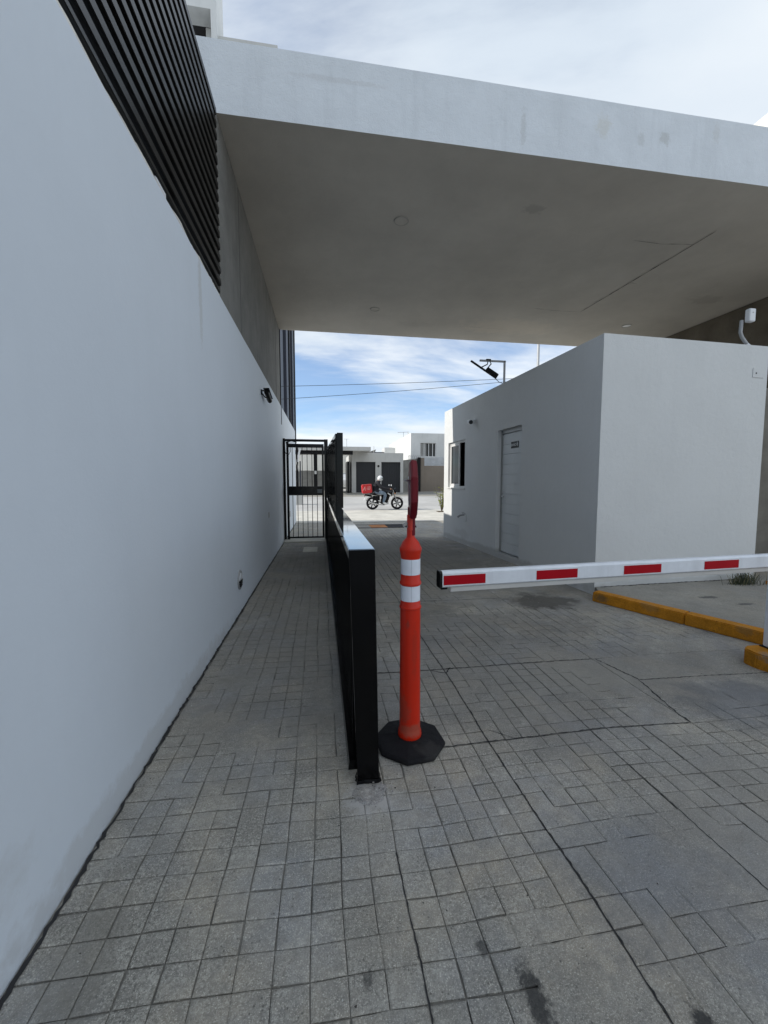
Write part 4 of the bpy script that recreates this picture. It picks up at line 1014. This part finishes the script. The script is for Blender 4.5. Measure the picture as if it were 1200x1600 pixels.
# ------------------------------------------------------------------ motorbike, rider, box
X0, Y0 = 2.43, 19.2; Z0 = gz(Y0) - .003
K = 1.0
def mp_(x, y, z): return (X0 + x, Y0 + y, Z0 + z)
mo = thing('motorcycle', 'black motorcycle with silver wheels riding along the street', 'motorcycle', (X0 + .6, Y0, Z0))
for x in (0.0, 1.2):
    wh = MB().lathe([(.225, -.035), (.26, -.05), (.29, -.045), (.303, -.02), (.305, 0), (.303, .02), (.29, .045), (.26, .05), (.225, .035), (.225, -.035)], c=mp_(x, 0, .305), axis='Y', seg=36)
    who = wh.build('wheel', m_rubber, mo, smooth=True)
    rm = MB().lathe([(.205, -.03), (.226, -.03), (.226, .03), (.205, .03), (.205, -.03)], c=mp_(x, 0, .305), axis='Y', seg=36)
    rm.build('rim', m_rubber, who)
    sp_ = MB()
    for q in range(6):
        a = R(60 * q + 15)
        sp_.obox(Vector(mp_(x, 0, .305)) + Vector((math.cos(a), 0, math.sin(a))) * .13, 0.17, .03, .05, Matrix.Rotation(-a, 3, 'Y'))
    sp_.build('spoke', m_blackm, who)
    MB().tube([mp_(x, -.07, .305), mp_(x, .07, .305)], .045, 14).build('hub', m_steel, who)
    MB().tube([mp_(x, -.055, .305), mp_(x, -.05, .305)], .09 if x else .07, 20).build('brake_disc', m_steel, who)
fr = MB()
fr.tube([mp_(1.0, 0, .90), mp_(.82, 0, .62), mp_(.72, 0, .34), mp_(.45, 0, .28), mp_(.30, 0, .40)], .022, 8)
fr.tube([mp_(.98, 0, .84), mp_(.5, 0, .66), mp_(.1, 0, .70), mp_(-.25, 0, .76)], .020, 8)
for s in (-1, 1): fr.tube([mp_(.36, .09 * s, .36), mp_(0, .10 * s, .305)], .020, 8).tube([mp_(.12, .11 * s, .66), mp_(.0, .11 * s, .32)], .024, 8)
fr.obox(mp_(.18, 0, .55), .34, .16, .22, 0).obox(mp_(.62, 0, .58), .3, .14, .2, Matrix.Rotation(R(20), 3, 'Y'))
fr.build('frame', m_blackm, mo)
fk = MB()
for s in (-1, 1): fk.tube([mp_(1.2, .08 * s, .305), mp_(1.03, .08 * s, .80), mp_(.99, .08 * s, .93)], .022, 8)
fk.build('fork', m_steel, mo)
en = MB().obox(mp_(.56, 0, .40), .32, .24, .24, Matrix.Rotation(R(8), 3, 'Y')).obox(mp_(.70, 0, .50), .15, .16, .2, Matrix.Rotation(R(25), 3, 'Y')).tube([mp_(.52, -.14, .37), mp_(.52, .14, .37)], .09, 14)
en.build('engine', m_blackm, mo, bevel=.01)
MB().tube([mp_(.74, -.08, .45), mp_(.76, -.10, .30), mp_(.55, -.12, .22), mp_(.2, -.13, .26), mp_(-.18, -.15, .36)], [.018, .018, .02, .035, .042], 10).build('exhaust', m_chrome, mo, smooth=True)
tk = MB(); sec = [(.42, .62, .10, .06), (.52, .70, .13, .11), (.68, .76, .14, .14), (.85, .76, .12, .13), (.96, .72, .07, .07)]
k0 = 0
for (x, z, hw, hh) in sec:
    for q in range(12):
        a = 2 * math.pi * q / 12; tk.v.append(mp_(x, hw * math.cos(a), z + hh * math.sin(a)))
for i in range(4):
    for q in range(12): tk.f.append((i * 12 + q, i * 12 + (q + 1) % 12, (i + 1) * 12 + (q + 1) % 12, (i + 1) * 12 + q)); tk.m.append(0)
tk.f += [tuple(range(12)), tuple(48 + q for q in range(12))]; tk.m += [0, 0]
tk.build('fuel_tank', m_black, mo, smooth=True)
MB().obox(mp_(.80, -.125, .74), .2, .02, .05, Matrix.Rotation(R(35), 3, 'Y')).build('tank_decal', m_whitep, mo)
MB().obox(mp_(.16, 0, .76), .62, .24, .08, Matrix.Rotation(R(-3), 3, 'Y')).build('seat', m_rubber, mo, bevel=.02)
MB().obox(mp_(-.20, 0, .68), .34, .16, .08, Matrix.Rotation(R(12), 3, 'Y')).build('tail', m_black, mo, bevel=.01)
MB().obox(mp_(-.38, 0, .66), .04, .12, .06, 0).build('tail_light', m_dred, mo, bevel=.008)
MB().obox(mp_(-.40, 0, .50), .01, .16, .11, Matrix.Rotation(R(15), 3, 'Y')).build('number_plate', m_whitep, mo)
def fender(xc, a0, a1, nm):
    mb = MB(); n = 10
    for q in range(n + 1):
        a = R(a0 + (a1 - a0) * q / n)
        for y in (-.06, .06):
            for r in (.328, .336): mb.v.append(mp_(xc + r * math.cos(a), y, .305 + r * math.sin(a)))
    for q in range(n):
        k = 4 * q; mb.f += [(k, k + 4, k + 6, k + 2), (k + 1, k + 3, k + 7, k + 5), (k, k + 1, k + 5, k + 4), (k + 2, k + 6, k + 7, k + 3)]; mb.m += [0] * 4
    mb.build(nm, m_black, mo)
fender(1.2, 35, 135, 'front_fender'); fender(0, 70, 160, 'rear_fender')
MB().tube([mp_(1.04, 0, .84), mp_(1.13, 0, .82)], [.06, .095], 18).build('headlight', m_black, mo, smooth=True)
MB().tube([mp_(1.131, 0, .82), mp_(1.14, 0, .82)], .085, 18).build('headlight_lens', m_whitep, mo)
MB().obox(mp_(1.02, 0, .90), .12, .16, .12, 0).build('instrument_cluster', m_blackm, mo, bevel=.02)
MB().obox(mp_(1.08, 0, .96), .16, .22, .02, Matrix.Rotation(R(-60), 3, 'Y')).build('windshield', m_black, mo)
MB().tube([mp_(.84, -.36, .97), mp_(.93, -.22, 1.0), mp_(.98, 0, .97), mp_(.93, .22, 1.0), mp_(.84, .36, .97)], .014, 8).build('handlebar', m_blackm, mo, smooth=True)
for s in (-1, 1):
    MB().tube([mp_(.84, .36 * s, .97), mp_(.88, .29 * s, .985)], .019, 8).build('grip', m_rubber, mo)
    mi = MB().tube([mp_(.92, .25 * s, 1.0), mp_(.88, .30 * s, 1.14)], .007, 6).build('mirror', m_blackm, mo)
    MB().obox(mp_(.86, .31 * s, 1.17), .03, .12, .08, 0).build('mirror_glass', m_whitep, mi, bevel=.01)
    MB().tube([mp_(1.06, .13 * s, .78), mp_(1.06, .19 * s, .78)], .028, 10).build('indicator', mat('amber', (.6, .2, .02)), mo)
    MB().tube([mp_(.5, .10 * s, .27), mp_(.52, .24 * s, .26)], .015, 8).build('footpeg', m_rubber, mo)
MB().tube([mp_(-.02, -.12, .74), mp_(-.4, -.12, .77), mp_(-.4, .12, .77), mp_(-.02, .12, .74)], .012, 6).build('rack', m_steel, mo)

db = thing('delivery_bag', 'red insulated delivery bag strapped behind the motorcycle rider', 'bag', mp_(-.28, 0, .80))
rt = Matrix.Rotation(R(-5), 3, 'Y')
MB().obox(mp_(-.28, 0, 1.0), .46, .44, .42, rt).build('bag', m_box, db, bevel=.035)
MB().obox(mp_(-.29, 0, 1.20), .44, .42, .03, rt).build('lid', mat('paler red lid', (.72, .12, .11), .6), db, bevel=.012)
lg = MB(); yb_ = -.2225
for (x, z, w_, h_, an_) in ((-.44, 1.0, .025, .20, 25), (-.40, 1.03, .018, .16, 18), (-.35, .98, .018, .14, 10), (-.20, 1.09, .16, .022, -4), (-.20, 1.03, .18, .022, -4), (-.21, .97, .14, .022, -4)):
    lg.obox(mp_(x, yb_, z), w_, .004, h_, Matrix.Rotation(R(an_), 3, 'Y'))
lg.build('print', mat('pale print', (.8, .45, .42), .6), db)
MB().obox(mp_(-.02, 0, 1.0), .05, .36, .38, rt).build('shoulder_panel', m_jacket, db, bevel=.01)

# rider: one skinned body
def skin_body(name, V, E, Rd, root=0):
    me = bpy.data.meshes.new(name); me.from_pydata(V, E, [])
    o = bpy.data.objects.new(name, me); COL.objects.link(o)
    md = o.modifiers.new('skin', 'SKIN'); md.use_smooth_shade = True
    for i, r in enumerate(Rd): me.skin_vertices[0].data[i].radius = r if isinstance(r, tuple) else (r, r)
    for i in range(len(V)): me.skin_vertices[0].data[i].use_root = (i == root)
    o.modifiers.new('sub', 'SUBSURF').levels = 1
    dg = bpy.context.evaluated_depsgraph_get(); dg.update()
    m2 = bpy.data.meshes.new_from_object(o.evaluated_get(dg)); bpy.data.objects.remove(o)
    return m2
Vv = [(.14, 0, .86), (.14, 0, 1.02), (.20, 0, 1.18), (.26, 0, 1.30), (.32, 0, 1.38), (.37, 0, 1.46)]
Rr = [(.15, .13), (.14, .12), (.15, .12), (.11, .09), (.055, .055), (.08, .09)]
Ee = [(0, 1), (1, 2), (2, 3), (3, 4), (4, 5)]
for s in (-1, 1):
    b = len(Vv); Vv += [(.24, .17 * s, 1.26), (.42, .26 * s, 1.06), (.62, .30 * s, 1.00), (.80, .33 * s, 1.0), (.86, .33 * s, .985)]
    Rr += [.07, .055, .048, .033, .04]; Ee += [(3, b), (b, b + 1), (b + 1, b + 2), (b + 2, b + 3), (b + 3, b + 4)]
    b = len(Vv); Vv += [(.20, .12 * s, .84), (.42, .19 * s, .82), (.60, .19 * s, .76), (.56, .19 * s, .55), (.50, .19 * s, .34), (.60, .20 * s, .29), (.68, .20 * s, .29)]
    Rr += [.095, .085, .07, .06, .042, .042, .032]; Ee += [(0, b)] + [(b + i, b + i + 1) for i in range(6)]
Vv = [mp_(*v) for v in Vv]
Rr = [tuple(q * 1.3 for q in r_) if isinstance(r_, tuple) else r_ * 1.3 for r_ in Rr]
bm_ = skin_body('body', Vv, Ee, Rr)
fing = MB()
for s in (-1, 1):
    for q, L in enumerate((.9, 1.0, .95, .8)):
        y = (.30 + q * .02) * s
        fing.tube([mp_(.862, y, 1.005), mp_(.885 * 1, y, 1.0), mp_(.89, y, .972), mp_(.865, y, .955)], [.010, .009, .009, .007 * L], 6)
    fing.tube([mp_(.84, .295 * s, .99), mp_(.835, .285 * s, .965), mp_(.85, .28 * s, .95)], [.011, .010, .008], 6)
bm_.materials.clear()
for mm in (m_jacket, m_jeans, m_skin, m_whitep): bm_.materials.append(mm)
bmx = bmesh.new(); bmx.from_mesh(bm_)
fm = bpy.data.meshes.new('f'); fm.from_pydata(fing.v, [], fing.f); bmx.from_mesh(fm)
for f in bmx.faces:
    c_ = f.calc_center_median(); x, z = c_.x - X0, c_.z - Z0; f.smooth = True
    if z > 1.38: f.material_index = 2
    elif x > .80 and z > .9: f.material_index = 2
    elif z > .93 or (z > .86 and x < .30): f.material_index = 0
    elif z < .36: f.material_index = 3
    else: f.material_index = 1
bmx.to_mesh(bm_); bmx.free()
pr_ = thing('person', 'rider in a black jacket, blue jeans and white helmet on the motorcycle', 'person', mp_(.14, 0, .80))
bo = bpy.data.objects.new('body', bm_); COL.objects.link(bo); bo.parent = pr_; bo.location = -Vector(mp_(.14, 0, .80))
hl = MB(); hp = []
for q in range(13):
    a = R(-70 + 160 * q / 12); hp.append((.135 * math.cos(a), .145 * math.sin(a)))
hp[-1] = (0, .145)
hl.lathe([(r, z) for r, z in hp], c=mp_(.375, 0, 1.49), seg=24); hl.build('helmet', m_whitep, pr_, smooth=True)
vz = MB()
for q in range(9):
    a = R(-62 + 124 * q / 8)
    for z, rr in ((-.055, .137), (.055, .135)): vz.v.append(mp_(.375 + (rr + .006) * math.cos(a), (rr + .006) * math.sin(a), 1.49 + z))
for q in range(8): vz.f.append((2 * q, 2 * q + 2, 2 * q + 3, 2 * q + 1)); vz.m.append(0)
vz.build('visor', m_dglass, pr_)
MB().obox(mp_(.41, 0, 1.395), .17, .17, .06, 0).build('chin_guard', m_blackm, pr_, bevel=.02)
